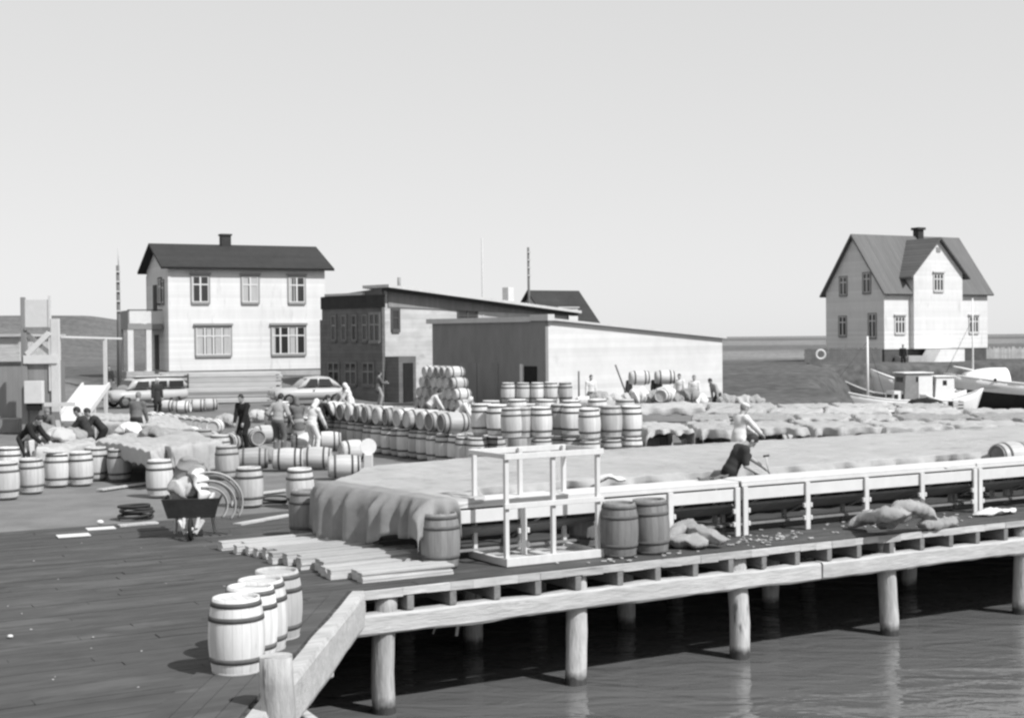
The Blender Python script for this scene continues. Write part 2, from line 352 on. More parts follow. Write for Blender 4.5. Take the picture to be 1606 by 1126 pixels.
def water_mat():
    m = bpy.data.materials.new('harbour_water'); m.use_nodes = True; t = m.node_tree; N = t.nodes; L = t.links; b = N['Principled BSDF']
    b.inputs['Base Color'].default_value = (.115, .115, .115, 1); b.inputs['Roughness'].default_value = .04; b.inputs['IOR'].default_value = 1.33
    tc = N.new('ShaderNodeTexCoord'); mp = N.new('ShaderNodeMapping'); mp.inputs['Scale'].default_value = (.55, 1.25, 1); mp.inputs['Rotation'].default_value = (0, 0, .12)
    L.new(tc.outputs['Object'], mp.inputs[0])
    n1 = N.new('ShaderNodeTexNoise'); n1.inputs['Scale'].default_value = 1.5; n1.inputs['Detail'].default_value = 3; n1.inputs['Distortion'].default_value = .6; L.new(mp.outputs[0], n1.inputs[0])
    n2 = N.new('ShaderNodeTexNoise'); n2.inputs['Scale'].default_value = .3; n2.inputs['Detail'].default_value = 2; L.new(mp.outputs[0], n2.inputs[0])
    n3 = N.new('ShaderNodeTexNoise'); n3.inputs['Scale'].default_value = 6.0; n3.inputs['Detail'].default_value = 2; L.new(mp.outputs[0], n3.inputs[0])
    mu = N.new('ShaderNodeMath'); mu.operation = 'MULTIPLY_ADD'; L.new(n2.outputs[0], mu.inputs[0]); mu.inputs[1].default_value = 1.2; L.new(n1.outputs[0], mu.inputs[2])
    mv = N.new('ShaderNodeMath'); mv.operation = 'MULTIPLY_ADD'; L.new(n3.outputs[0], mv.inputs[0]); mv.inputs[1].default_value = .12; L.new(mu.outputs[0], mv.inputs[2])
    bp = N.new('ShaderNodeBump'); bp.inputs['Strength'].default_value = .5; bp.inputs['Distance'].default_value = .12; L.new(mv.outputs[0], bp.inputs['Height']); L.new(bp.outputs[0], b.inputs['Normal'])
    return m
wv = [(x, y, WATER) for y in (-300, 60, 400, 2000, 12000) for x in (-9000, -300, 300, 9000)]
w = raw('water', wv, [(j*4+i, j*4+i+1, (j+1)*4+i+1, (j+1)*4+i) for j in range(4) for i in range(3)], water_mat(), smooth=False)
tag(w, 'grey rippled harbour water reaching under the pier and out to sea', 'water', kind='structure')
# far low shore at the right-hand horizon
P = []
for i, x in enumerate(np.linspace(330, 900, 40)):
    zt = 3.2*sst(330, 420, x)*(1+.2*math.sin(i*1.7)); P.append([(x, 900, -3), (x, 940, zt-1.2), (x, 1000, zt), (x, 1100, -3)])
fs = MB().grid(P).build('far_shore', mat('far_land', .07, .3, .05, .95)); tag(fs, 'low dark strip of land on the horizon behind the right house', 'shore', kind='structure')

# ================================================================ THE PIER
pier = thing('pier', 'long weathered timber pier on piles with dark plank deck', 'pier', DO, DANG)
def edge_e(n): return .63*n if n < 0 else 0.0
mb = MB(); n_ = -15.0
while n_ < 9.0:
    wd = random.uniform(.17, .215); e0 = -34-random.uniform(0, 3); lim = edge_e(n_+wd/2)-.02 if n_ < 0 else 42
    while e0 < lim:
        e1 = min(lim, e0+random.uniform(3.2, 5.4)); z = random.uniform(-.006, .006)
        dz = random.uniform(-.004, .004)
        b0 = len(mb.v); mb.box(e0+.004, e1-.004, n_+.003, n_+wd-.003, -.085, z)
        mb.v[b0+5] = (e1-.004, n_+.004, z+dz); mb.v[b0+6] = (e1-.004, n_+wd-.005, z+dz)
        e0 = e1
    n_ += wd
mb.build('deck', M['deck'], pier, fix=False)
MB().box(.0, 42, .005, 8.9, -.098, -.090).prism([(-34, -15, -.098), (.63*-15-.05, -15, -.098), (-.03, 0, -.098), (-.03, 8.9, -.098), (-34, 8.9, -.098)], (0, 0, .008)).build('light_block_sheet', M['darkwood'], pier)  # added sheet, stops sunlight leaking through the plank gaps onto the water
# edge board along the water, in lengths
mb = MB(); e0 = .02
while e0 < 40:
    e1 = e0+random.uniform(2.6, 4.2); k = 8; J = lambda a: random.uniform(-a, a)
    for i in range(k):
        a, b = e0+(e1-e0)*i/k, e0+(e1-e0)*(i+1)/k
        t0 = .010+J(.006); lo = -.100+J(.012)
        mb.add([(a, -.055+J(.006), lo), (b, -.055+J(.006), lo+J(.006)), (b, -.002, lo), (a, -.002, lo), (a, -.055+J(.006), t0), (b, -.055+J(.006), t0), (b, -.002, .009), (a, -.002, .009)],
               [(3,2,1,0),(4,5,6,7),(0,1,5,4),(1,2,6,5),(2,3,7,6),(3,0,4,7)])
    e0 = e1+.01
mb.build('edge_board', M['oldwood'], pier)
def rough_log(p, q, w, h, n, amp, seed):
    r = random.Random(seed); p, q = Vector(p), Vector(q); d = (q-p).normalized(); a = d.cross(Vector((0,0,1))).normalized(); P = []
    prof = [(-.5,-.38),(-.38,-.5),(.38,-.5),(.5,-.38),(.5,.38),(.38,.5),(-.38,.5),(-.5,.38)]
    ph = [r.uniform(0, 6.28) for _ in range(6)]
    for i in range(n+1):
        c = p+(q-p)*(i/n); row = []
        for (x, y) in prof:
            wob = 1+amp*(math.sin(i*.9+ph[0])+math.sin(i*.37+ph[1])+r.uniform(-1, 1))*.4
            row.append(c+a*(x*w*wob)+Vector((0,0,1))*(y*h*wob+amp*.06*math.sin(i*.21+ph[2])))
        P.append(row+[row[0]])
    m = MB().grid(P, 0, False); b = len(m.v)
    m.f.append(tuple(range(8))); m.m.append(0); m.s.append(False); m.f.append(tuple(b-9+k for k in range(8))); m.m.append(0); m.s.append(False)
    return m
for i, (a, b) in enumerate([(-.15, 8.3), (8.34, 17.2), (17.24, 27), (27.04, 38)]):
    rough_log((a, .045, -.455), (b, .045, -.455), .22, .285, 40, .10, i).build('bearer', M['oldwood'], pier)
for n in (3.2, 6.2): rough_log((.2, n, -.46), (38, n, -.46), .22, .30, 30, .08, 7).build('bearer', M['oldwood'], pier)
jm = MB().beam((0, -.048, -.205), (0, 8.4, -.205), .105, .205).mesh('joist', M['joist'], .008)
e_ = .12
while e_ < 30:
    o = bpy.data.objects.new('joist', jm); COL.objects.link(o); o.parent = pier; o.location = (e_, random.uniform(-.006, .004), 0); e_ += .70+random.uniform(-.05, .05)
def pile_mesh(h, r, seed):
    q = random.Random(seed); m = MB(); n = 14; P = []; ph = [q.uniform(0, 6.28) for _ in range(4)]
    rows = 16
    for i in range(rows+1):
        z = -3.6+(h+3.6)*i/rows; t = max(0, 1-i/rows); row = []
        cx, cy = .03*math.sin(i*.5+ph[0]), .03*math.sin(i*.4+ph[1])
        for k in range(n):
            a = 2*math.pi*k/n; rr = r*(1+.10*t)*(1+.05*math.sin(3*a+ph[2]+i*.3)+q.uniform(-.035, .035))
            row.append((cx+rr*math.cos(a), cy+rr*math.sin(a), z))
        P.append(row+[row[0]])
    m.grid(P); b = len(m.v); m.f.append(tuple(b-n-1+k for k in range(n))); m.m.append(0); m.s.append(False)
    return m.mesh('pile', M['pile'])
pms = [pile_mesh(-.06, .155, s) for s in range(3)]
def put_pile(e, n, i, tilt=(0, 0)):
    o = bpy.data.objects.new('pile', pms[i % 3]); COL.objects.link(o); o.parent = pier; o.location = (e, n, 0); o.rotation_euler = (tilt[0], tilt[1], i*1.3)
for i, (x, y) in enumerate([(583, 1106), (898, 1069), (1160, 1032), (1398, 996), (1622, 966)]):
    e, n = en(G(x, y, WATER)); put_pile(e, .16, i)
    for k, nn in enumerate((3.1, 6.1)): put_pile(e+random.uniform(-.2, .2), nn, i+k+1)
for e in (20, 24, 28): put_pile(e, .16, int(e))
for q, nn in ((-8, -1.2), (-3.4, -1.0), (-14, -1), (-5, -6), (-11, -6)): put_pile(q, nn, 1)
# beam along the near edge of the deck and its mooring post
def loc(w): e, n = en(w); return Vector((e, n, w.z))
dirn = Vector((-2.19*-1-2.36, 14.71-18.76, 0)); pc = loc(Vector((-2.19, 18.76, 0))); pn = loc(Vector((-2.42, 13.0, 0)))
mid = (pc+pn)/2; ed = (pn-pc).normalized(); so_ = Vector((-ed.y, ed.x, 0)); so_ = so_ if so_.x > 0 else -so_
rough_log(pc+so_*.08+Vector((0,0,-.235))-ed*.12, pn+so_*.08+Vector((0,0,-.235))+ed*2.5, .2, .50, 22, .05, 21).build('edge_beam', M['oldwood'], pier)
mb = MB()
for k in range(4):
    c0 = pc-so_*(.14+.21*k); c1 = pn-so_*(.14+.21*k)
    mb.beam(c0+ed*(.9*k*.5)+Vector((0,0,.018)), c1+ed*(2.2)+Vector((0,0,.018)), .20, .035)
mb.build('border_plank', M['deck'], pier, .004)
rough_log(loc(G(500, 1066, -.62)+Vector((-.3,0,-.0))), loc(G(507, 1050, -.62)+Vector((.05,.02,0))), .2, .2, 4, .05, 3).build('bearer', M['oldwood'], pier)
rough_log(loc(G(452, 1106, -.55)), loc(G(560, 1185, -.75)), .12, .12, 8, .05, 4).build('brace', M['oldwood'], pier)
mp_ = pile_mesh(.50, .155, 9); pp = G(441, 1113, 0)
post = bpy.data.objects.new('mooring_post', mp_); COL.objects.link(post); post.parent = pier; post.location = loc(pp)
# splinters hanging under the bearer
q = loc(A(690, 962, 20.3)); MB().beam(q, q+Vector((-.12, 0, -.28)), .03, .015).build('splinter', M['oldwood'], pier); q = loc(A(721, 958, 20.4)); MB().beam(q, q+Vector((-.05, .02, -.36)), .045, .02).build('splinter', M['oldwood'], pier)

# ================================================================ BUILDINGS
def window(parent, cx, z0, z1, w, face, ncas=2, trans=.32, trim='trim', head=0.0, depth=.05, curt=None, name='window', sash='sash'):
    """face: function (u, out, z) -> local point; u along the wall. Builds frame, panes and sashes proud of the wall"""
    f = MB(); t = .09
    def bx(mb, u0, u1, o0, o1, a, b):
        c = [face(u, o, z) for z in (a, b) for o in (o0, o1) for u in (u0, u1)]
        mb.add([c[0], c[1], c[3], c[2], c[4], c[5], c[7], c[6]], [(3,2,1,0),(4,5,6,7),(0,1,5,4),(1,2,6,5),(2,3,7,6),(3,0,4,7)])
    x0, x1 = cx-w/2, cx+w/2
    bx(f, x0-t, x0, .003, depth, z0-t, z1+t); bx(f, x1, x1+t, .003, depth, z0-t, z1+t)
    bx(f, x0, x1, .003, depth, z1, z1+t); bx(f, x0-.04, x1+.04, .003, depth+.05, z0-t-.05, z0)
    if head: bx(f, x0-t-.05, x1+t+.05, .003, depth+.10, z1+t+.002, z1+t+head)
    o = f.build(name, M[trim], parent)
    g_ = MB(); bx(g_, x0, x1, .004, .012, z0, z1); g_.build('pane', M['glass'], o)
    s_ = MB(); cw = w/ncas; zt = z1-(z1-z0)*trans
    for k in range(ncas):
        a, b = x0+k*cw, x0+(k+1)*cw; q = .05
        bx(s_, a, a+q, .013, .04, z0, z1); bx(s_, b-q, b, .013, .04, z0, z1)
        bx(s_, a+q, b-q, .013, .04, z0, z0+q); bx(s_, a+q, b-q, .013, .04, z1-q, z1); bx(s_, a+q, b-q, .013, .04, zt-q*.8, zt+q*.8)
    s_.build('sash', M[sash], o)
    if curt:
        c_ = MB()
        for (a, b) in curt: bx(c_, x0+a*w, x0+b*w, .0122, .0128, z0, z1)
        c_.build('curtain', M['curtain'], o)
    return o
def gable_house(t, Lx, Ly, z0, ze, zr, found, wall='wallwhite', roof='roofdark', over=.45, gov=.45, thick=.14, fm='stone'):
    """local frame: x along the front 0..Lx, y back 0..Ly, ridge along x"""
    w = MB(); pr = [(0, 0, z0), (0, Ly, z0), (0, Ly, ze), (0, Ly/2, zr), (0, 0, ze)]
    w.prism(pr, (Lx, 0, 0)); w.build('wall', M[wall], t)
    MB().box(.06, Lx-.06, .06, Ly-.06, found, z0-.003).build('foundation', M[fm], t)
    rf = MB(); k = (zr-ze)/(Ly/2); u = Vector((0, 1, k)).normalized(); nr = Vector((0, -k, 1)).normalized()
    for sgn in (1, -1):
        e = Vector((0, -over, ze-over*k)); r_ = Vector((0, Ly/2+.0, zr))
        if sgn < 0: e.y = Ly+over; nn = Vector((0, k, 1)).normalized()
        else: nn = nr
        a = Vector((-gov, 0, 0)); b = Vector((Lx+2*gov, 0, 0))
        rf.prism([e+a+nn*.01, r_+a+Vector((0,0,.01)), r_+a+Vector((0,0,.01+thick/nn.z)), e+a+nn*(.01+thick)], b)
    ro = rf.build('roof', M[roof], t)
    return ro
# ---- left house
hl = A(266, 590, 84); hr = A(511, 583, 88.2)
HA = math.atan2(hr.y-hl.y, hr.x-hl.x); HL = (Vector((hr.x-hl.x, hr.y-hl.y, 0))).length; zb = 1.3
t = thing('white_house', 'white two-storey timber house with dark roof, balcony and porch at its left', 'house', (hl.x, hl.y, 0), HA)
ZE = A(266, 418, 84).z; HW = 6.6; ZR = A(240, 387, 87.5).z
ro = gable_house(t, HL, HW, zb+.30, ZE, ZR, zb-.5, over=.40, gov=.5)
MB().box(HL*.44-.3, HL*.44+.3, HW/2-.3, HW/2+.3, ZR-.25, ZR+.72).box(HL*.44-.36, HL*.44+.36, HW/2-.36, HW/2+.36, ZR+.722, ZR+.83).build('chimney', M['iron'], ro)
def front(u, o, z): return (u, -o, z)
def left(u, o, z): return (-o, u, z)
def px_u(px): return (px-266)/(511-266)*HL
z_of = lambda py: A(385, py, 86).z
for px, cur in ((314, [(0, .1)]), (391, [(0, .38), (.55, 1)]), (465, [(0, .2), (.3, .36)])): window(t, px_u(px), z_of(474), z_of(434), 1.0, front, 2, trim='trim', head=.12, curt=cur)
for px, cur in ((333, [(0, .2), (.3, .45), (.55, .72), (.8, 1)]), (451, [(.0, .1), (.55, .7)])): window(t, px_u(px), z_of(556), z_of(513), 2.1, front, 4, trim='trim', head=.14, curt=cur)
window(t, 2.4, z_of(474), z_of(436), .9, left, 2, trim='darkwood'); window(t, 1.6, z_of(474), z_of(440), .7, left, 2, trim='wallgrey')
MB().box(-.06, -.003, 3.4, 4.4, zb+3.5, zb+5.6).build('door', M['darkwood'], t)
MB().box(-.06, -.003, 3.0, 4.1, zb+.35, zb+2.5).build('door', M['darkwood'], t)
for yy in (0, HW): MB().box(-.03, .13, yy-.03, yy+.13 if yy == 0 else yy+.03, zb+.3, ZE-.3).build('corner_board', M['wallwhite'], t)
# porch with balcony
pz = A(210, 583, 86).z; pt = A(210, 517, 86).z
po = MB().box(-2.15, -.08, 1.4, 5.2, pt, pt+.32).build('porch_roof', M['trim'], t)
MB().box(-2.3, -.062, 1.2, 5.4, zb-.4, zb+.3).build('porch_floor', M['stone'], t)
for (x, y) in ((-2.0, 1.6), (-2.0, 4.9), (-.9, 1.6)): MB().box(x-.17, x+.17, y-.17, y+.17, zb+.303, pt-.003).build('column', M['white'], t)
rl = MB().box(-2.12, -2.06, 1.45, 5.15, pt+.33, pt+1.15).build('balcony_rail', M['trim'], t)
mb = MB(); mb.box(-2.05, -.1, 1.43, 1.48, pt+.36, pt+1.10)
mb.build('balcony_panel', M['white'], t)
MB().box(-2.16, -.08, 1.40, 1.50, pt+1.13, pt+1.2).build('balcony_rail', M['darkwood'], t)
MB().box(-1.2, -.12, 1.45, 2.0, zb+.303, zb+.36).build('step', M['stone'], t)
# ---- boarded store building with mono-pitch roof
c0 = A(605, 632, 76.5); ua = Vector((.69, .72, 0)).normalized(); va = Vector((-.72, .69, 0)).normalized()
t = thing('store_building', 'two-storey store with shade-toned boarded end and worn pale side under a slanting roof', 'building', (c0.x, c0.y, 0), math.atan2(ua.y, ua.x))
LA, LB = 15.0, 5.2
zr0 = A(605, 452, 76.5).z; zr1 = zr0-1.25
w = MB(); w.prism([(0, 0, -.1), (LA, 0, -.1), (LA, 0, zr1), (0, 0, zr0)], (0, .2, 0)); w.build('side_wall', M['wallpatch'], t)
w = MB(); w.prism([(-.02, -.0, -.1), (-.02, LB, -.1), (-.02, LB, zr0-.35), (-.02, 0, zr0)], (-.18, 0, 0)); w.build('end_wall', M['walldark'], t)  # boards coloured dark to stand for shade on the sunless end
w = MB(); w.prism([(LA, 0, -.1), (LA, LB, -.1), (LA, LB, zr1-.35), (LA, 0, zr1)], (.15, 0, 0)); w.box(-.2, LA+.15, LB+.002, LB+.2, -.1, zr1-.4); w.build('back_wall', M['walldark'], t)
b = MB(); b.prism([(.2, -.06, zr0-1.02), (LA, -.06, zr1-.18), (LA, -.06, zr1-.02), (.2, -.06, zr0-.02)], (0, .055, 0)); b.build('side_band', M['wallgrey'], t)
r_ = MB(); ov = .35
r_.prism([(-ov, -.75, zr0+.02), (LA+.5, -.75, zr1-.04), (LA+.5, -.75, zr1+.12), (-ov, -.75, zr0+.18)], (0, LB*.42, 0))
r_.prism([(-ov, LB*.42-.745, zr0-.33), (LA+.5, LB*.42-.745, zr1-.45), (LA+.5, LB*.42-.745, zr1-.32), (-ov, LB*.42-.745, zr0-.20)], (0, LB*.64, 0))
rr = r_.build('roof', M['roofpale'], t)
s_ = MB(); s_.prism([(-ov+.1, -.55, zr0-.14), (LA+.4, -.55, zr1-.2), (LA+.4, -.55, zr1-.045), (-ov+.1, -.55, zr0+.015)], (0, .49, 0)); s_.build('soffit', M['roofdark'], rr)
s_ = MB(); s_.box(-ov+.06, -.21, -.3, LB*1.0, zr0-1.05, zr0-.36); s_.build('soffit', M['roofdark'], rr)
def endf(u, o, z): return (-.2-o, u, z)
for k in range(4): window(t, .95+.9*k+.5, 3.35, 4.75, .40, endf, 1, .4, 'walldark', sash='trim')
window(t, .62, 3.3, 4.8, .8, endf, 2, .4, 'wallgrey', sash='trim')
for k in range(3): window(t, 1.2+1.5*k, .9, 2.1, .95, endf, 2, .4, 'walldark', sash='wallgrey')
def sidef(u, o, z): return (u, -o, z)
window(t, .75, 3.9, 5.0, .5, sidef, 1, .4, 'darkwood', sash='darkwood'); window(t, 6.3, 4.35, 5.05, 1.5, sidef, 2, .5, 'darkwood', sash='darkwood')
lt = MB(); lt.box(.0, 1.25, -1.1, -.02, -.1, 2.45); lt.build('entrance_lobby', M['walldark'], t)
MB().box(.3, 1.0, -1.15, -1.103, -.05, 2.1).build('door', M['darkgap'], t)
ch = MB().box(12.0, 12.5, 2.2, 2.7, zr1-.1, zr1+1.6).build('chimney', M['wallpale'], rr)
MB().tube([(3.2, 2.4, zr0-.3), (3.2, 2.4, zr0+.75)], .1).build('vent_pipe', M['trim'], rr)
# ---- pale warehouse
c1 = A(861, 648, 66); uw = Vector((.685, .728, 0)).normalized()
t = thing('warehouse', 'long windowless pale warehouse with sloping roof behind the barrels', 'warehouse', (c1.x, c1.y, 0), math.atan2(uw.y, uw.x))
WL, WB = 14.2, 7.7; wz0 = A(861, 503, 66).z; wz1 = A(1128, 531, 76).z
w = MB(); w.prism([(0, 0, -.1), (WL, 0, -.1), (WL, 0, wz1), (0, 0, wz0)], (0, .2, 0)); w.build('front_wall', M['wallpale'], t)
w = MB(); w.box(-.2, -.002, 0, WB, -.1, wz0-.02); w.build('end_wall', M['wallgrey'], t)  # grey holds the shade of this sunless end; front and back stay pale
w = MB(); w.box(WL-.2, WL-.002, .21, WB, -.1, wz1-.02); w.prism([(0, WB, -.1), (WL, WB, -.1), (WL, WB, wz1), (0, WB, wz0)], (0, .2, 0)); w.build('back_wall', M['wallpale'], t)
r_ = MB(); r_.prism([(.18, -.22, wz0+.01), (WL+.12, -.22, wz1+.0), (WL+.12, -.22, wz1+.10), (.18, -.22, wz0+.11)], (0, WB+.6, 0)); rr = r_.build('roof', M['roofpale'], t)
p_ = MB(); p_.box(-.30, .17, -.25, .9, wz0+.0, wz0+.30); p_.box(-.30, .17, .902, WB+.35, wz0-.04, wz0+.20); p_.build('parapet', M['roofpale'], t)
d_ = MB(); d_.box(-.235, -.203, 3.1, 4.5, .0, 2.2); d_.build('door', M['wallgrey'], t)
d_ = MB(); d_.box(-.232, -.203, 4.55, 5.9, .0, 2.2); d_.build('door', M['wallgrey'], t)
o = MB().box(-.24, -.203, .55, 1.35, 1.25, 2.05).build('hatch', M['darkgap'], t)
MB().box(-.30, -.203, 1.40, 1.58, 1.1, 2.15).build('hatch_door', M['white'], o)
# ---- small dark-roofed house beyond
q = A(862, 520, 118); t = thing('far_house', 'small house beyond the warehouse showing a dark pitched roof and pale dormer', 'house', (q.x, q.y, 0), R(30))
z1_ = A(900, 505, 120).z; z2_ = A(900, 458, 120).z; w = MB(); w.prism([(0,0,0),(0,6,0),(0,6,z1_),(0,3,z2_),(0,0,z1_)], (4.4,0,0)); w.build('wall', M['wallpale'], t)
r_ = MB()
for s in (0, 1):
    ye = -.4 if s == 0 else 6.4
    r_.prism([(-.4, ye, z1_-.35), (-.4, 3, z2_+.02), (-.4, 3, z2_+.2), (-.4, ye, z1_-.17)], (5.3, 0, 0))
ro = r_.build('roof', M['roofdark'], t)
MB().box(.3, 2.2, -1.0, 2.0, z1_-1.5, z1_+1.15).build('dormer', M['wallwhite'], t); MB().box(.2, 2.3, -1.1, 2.1, z1_+1.153, z1_+1.25).build('dormer_roof', M['roofpale'], t)
# ---- right house
c2 = A(1387, 548, 110); ub = Vector((math.cos(R(29)), math.sin(R(29)), 0)); t = thing('gabled_house', 'white house with steep grey roof and a large front gable, right of the warehouse', 'house', (c2.x, c2.y, 0), R(29))
zb2 = c2.z; ze2 = A(1387, 455, 110).z; zr2 = A(1331, 372, 113).z; L2, B2 = 11.4, 6.7
ro = gable_house(t, L2, B2, zb2, ze2, zr2, -.3, roof='roofgrey', over=.30, gov=.35, fm='stonedark')
MB().box(L2*.62-.3, L2*.62+.3, B2/2-.3, B2/2+.3, zr2-.3, zr2+.75).box(L2*.62-.42, L2*.62+.42, B2/2-.42, B2/2+.42, zr2+.752, zr2+.95).build('chimney', M['iron'], ro)
gx0, gx1 = 2.75, 8.1; gm = (gx0+gx1)/2; zg = A(1468, 376, 112).z; zge = A(1425, 428, 111.5).z; GY = -.42
w = MB(); w.prism([(gx0, GY, zb2+.01), (gx1, GY, zb2+.01), (gx1, GY, zge), (gm, GY, zg), (gx0, GY, zge)], (0, B2*.5, 0)); w.build('gable_wall', M['wallwhite'], t)
r_ = MB(); k = (zg-zge)/(gx1-gm)
for s in (1, -1):
    xe = gm+s*((gx1-gm)+.55); ze_ = zge-.55*k
    r_.prism([(xe, GY-.35, ze_+.05), (gm, GY-.35, zg+.05), (gm, GY-.35, zg+.2), (xe, GY-.35, ze_+.2)], (0, B2*.5+.7, 0))
r_.build('gable_roof', M['roofgrey'], t)
zz = lambda py: A(1450, py, 112).z
window(t, gm+.0, zz(456), zz(430), 1.0, lambda u, o, z: (u, GY-o, z), 3, .3, 'trimpale', .12)
for u in (1.65, 9.8): window(t, u, zz(522), zz(497), 1.0, front, 3, .3, 'trimpale', .12)
for u, a, b in ((1.9, 458, 428), (4.6, 460, 432), (1.3, 528, 492), (4.7, 525, 495)): window(t, u, zz(a), zz(b), .8, left, 2, .3, 'wallgrey')
MB().box(gm-.22, gm+.22, GY-.04, GY-.003, zg-1.0, zg-.6).build('vent', M['trim'], t)
MB().prism([(3.0, GY-.01, -.1), (6.6, GY-.01, -.1), (6.6, GY-.01, zb2-.05), (4.0, GY-.01, zb2-.05), (3.0, GY-.01, .9)], (0, -1.6, 0)).build('step_wall', M['wallwhite'], t)
MB().box(1.0, 2.9, -1.6, -.07, -.2, 1.7).build('cellar_porch', M['stone'], t)
# ================================================================ BARRELS
BH = .80
def brad(z): t = (z/BH-.5)*2; return .292-.052*t*t
def barrel_meshes(kind):
    bm_, hm, dm, nh = {'new': ('barrel', 'hoop', 'head', 'hooplight'), 'mid': ('barrelmid', 'hoop', 'headgrey', 'hoopgrey'), 'grey': ('barrelgrey', 'hoopgrey', 'headgrey', 'hoopgrey')}[kind]
    zs = np.linspace(0, BH, 13); pr = [(brad(.035)-.035, .035), (brad(0)-.022, 0)]+[(brad(z), z) for z in zs]+[(brad(BH)-.022, BH), (brad(BH-.035)-.035, BH-.035)]
    staves = MB().lathe(pr, 38).mesh('staves', M[bm_], fix=False)
    hd = [MB().lathe([(.0005, z), (.222, z)], 24, smooth=False).mesh('head', M[dm], fix=False) for z in (.036, BH-.036)]
    hp = []
    for a, b, mm in ((.018, .055, nh), (.150, .205, hm), (.575, .625, hm), (.722, .770, hm)):
        q = [(brad(a)-.004, a), (brad(a)+.007, a), (brad(b)+.007, b), (brad(b)-.004, b)]
        hp.append(MB().lathe(q, 34, smooth=False).mesh('hoop', M[mm], fix=False))
    for m in hp: m.polygons.foreach_set('use_smooth', [True]*len(m.polygons))
    return staves, hd, hp
BMESH = {k: barrel_meshes(k) for k in ('new', 'mid', 'grey')}
FAR = {}
def far_mesh(kind):
    if kind not in FAR:
        bm_, hm, dm = {'new': ('barrel', 'hoop', 'head'), 'mid': ('barrelmid', 'hoop', 'headgrey'), 'grey': ('barrelgrey', 'hoopgrey', 'headgrey')}[kind]
        m = MB(); m.lathe([(brad(.035)-.035, .035), (brad(0)-.02, 0)]+[(brad(z), z) for z in np.linspace(0, BH, 7)]+[(brad(BH)-.02, BH), (brad(BH-.035)-.035, BH-.035)], 20)
        for a, b in ((.150, .21), (.57, .63), (.722, .775)): m.lathe([(brad(a), a), (brad(a)+.01, a), (brad(b)+.01, b), (brad(b), b)], 20, 1, False)
        m.lathe([(.0005, .04), (.215, .04)], 20, 2, False); m.lathe([(.215, BH-.04), (.0005, BH-.04)], 20, 2, False)
        FAR[kind] = m.mesh('barrel', [M[bm_], M[hm], M[dm]], fix=False)
    return FAR[kind]
NB = [0]
def barrel(pos, label, kind='new', lie=None, group=None, far=False, tilt=(0, 0), scale=1.0, flip=False):
    """pos: centre of the foot of a standing barrel, or the point under the middle of a lying one; lie: heading of its axis"""
    pos = Vector(pos); NB[0] += 1
    if lie is None:
        tilt = (tilt[0]+R(random.gauss(0, .7)), tilt[1]+R(random.gauss(0, .7))); scale *= random.uniform(.97, 1.03)
        rot = (tilt[0], tilt[1], random.uniform(0, 6.28)); l = pos
        if flip: rot = (math.pi+tilt[0], tilt[1], rot[2]); l = pos+Vector((0, 0, BH*scale))
    else:
        ax = Vector((math.cos(lie), math.sin(lie), 0)); l = pos-ax*(BH/2*scale)+Vector((0, 0, .294*scale)); rot = Matrix.Rotation(lie, 3, 'Z') @ Matrix.Rotation(math.pi/2, 3, 'Y') @ Matrix.Rotation(random.uniform(0, 6.28), 3, 'Z'); rot = rot.to_euler()
    if far:
        o = bpy.data.objects.new('barrel', far_mesh(kind)); COL.objects.link(o)
    else:
        o = bpy.data.objects.new('barrel', None); COL.objects.link(o); o.empty_display_size = .2
        st, hd, hp = BMESH[kind]
        for n, ms in (('staves', [st]), ('head', hd), ('hoop', hp)):
            for me in ms: c = bpy.data.objects.new(n, me); COL.objects.link(c); c.parent = o
    o.location = l; o.rotation_euler = rot; o.scale = (scale,)*3
    return tag(o, label, 'barrel', group)
g = 'barrels along the near edge of the pier'
for (x, y, z, lb) in ((372, 1056, 0, 'pale upright barrel with dark hoops, nearest of the four at the pier edge'),
    (391, 918, .8, 'pale open-topped barrel just behind the nearest one at the pier edge'),
    (409.5, 907, .8, 'third pale barrel from the mooring post along the pier edge'),
    (433, 892.5, .8, 'farthest pale barrel of the pier edge four, beside the stacked staves')):
    p = G(x, y, z); p.z = 0; barrel(p, lb, 'new', None, g)
g = 'barrels at the left edge by the bent worker'
for (x, y, lb) in ((10, 781, 'pale upright barrel cut off by the left edge of the photo'), (50, 772, 'pale upright barrel second from the left edge, in front of the bent worker'),
    (89, 762, 'pale upright barrel under the hands of the bent worker, beside a lid'), (128, 760, 'pale upright barrel at the right end of the left-hand row')):
    barrel(G(x, y), lb, 'new', None, g)
barrel(G(14, 752), 'pale barrel behind the left-hand row at the photo edge', 'new', None, g)
for (x, y, z, k, lb) in ((251, 778, 0, 'new', 'pale upright barrel with dark hoops standing behind the wheelbarrow on its left'),
    (391.5, 793, 0, 'new', 'pale upright barrel standing just right of the wheelbarrow'),
    (470.5, 733, .8, 'new', 'pale barrel partly hidden behind a grey weathered barrel'),
    (480, 842, 0, 'grey', 'dark grey weathered barrel beside the hanging burlap, behind the staves'),
    (691, 890, 0, 'grey', 'grey weathered barrel left of the white rack at the pier edge'),
    (919, 856, 0, 'grey', 'grey barrel standing behind the right post of the white rack'),
    (971, 872, 0, 'grey', 'tall grey barrel just right of the white rack'),
    (1021, 867, 0, 'grey', 'grey barrel beside the sacks, rightmost of the three at the rack'),
    (188, 753, 0, 'mid', 'barrel peeping out below the left-hand burlap sheet')):
    p = G(x, y, z); p.z = 0; barrel(p, lb, k, None, 'single barrels standing on the quay' if k != 'grey' else 'grey weathered barrels on the pier', scale=1.07 if x in (971, 1021) else 1.0)
barrel(G(150, 752), 'barrel in the shade under the left end of the left-hand burlap sheet', 'mid', None, 'single barrels standing on the quay')
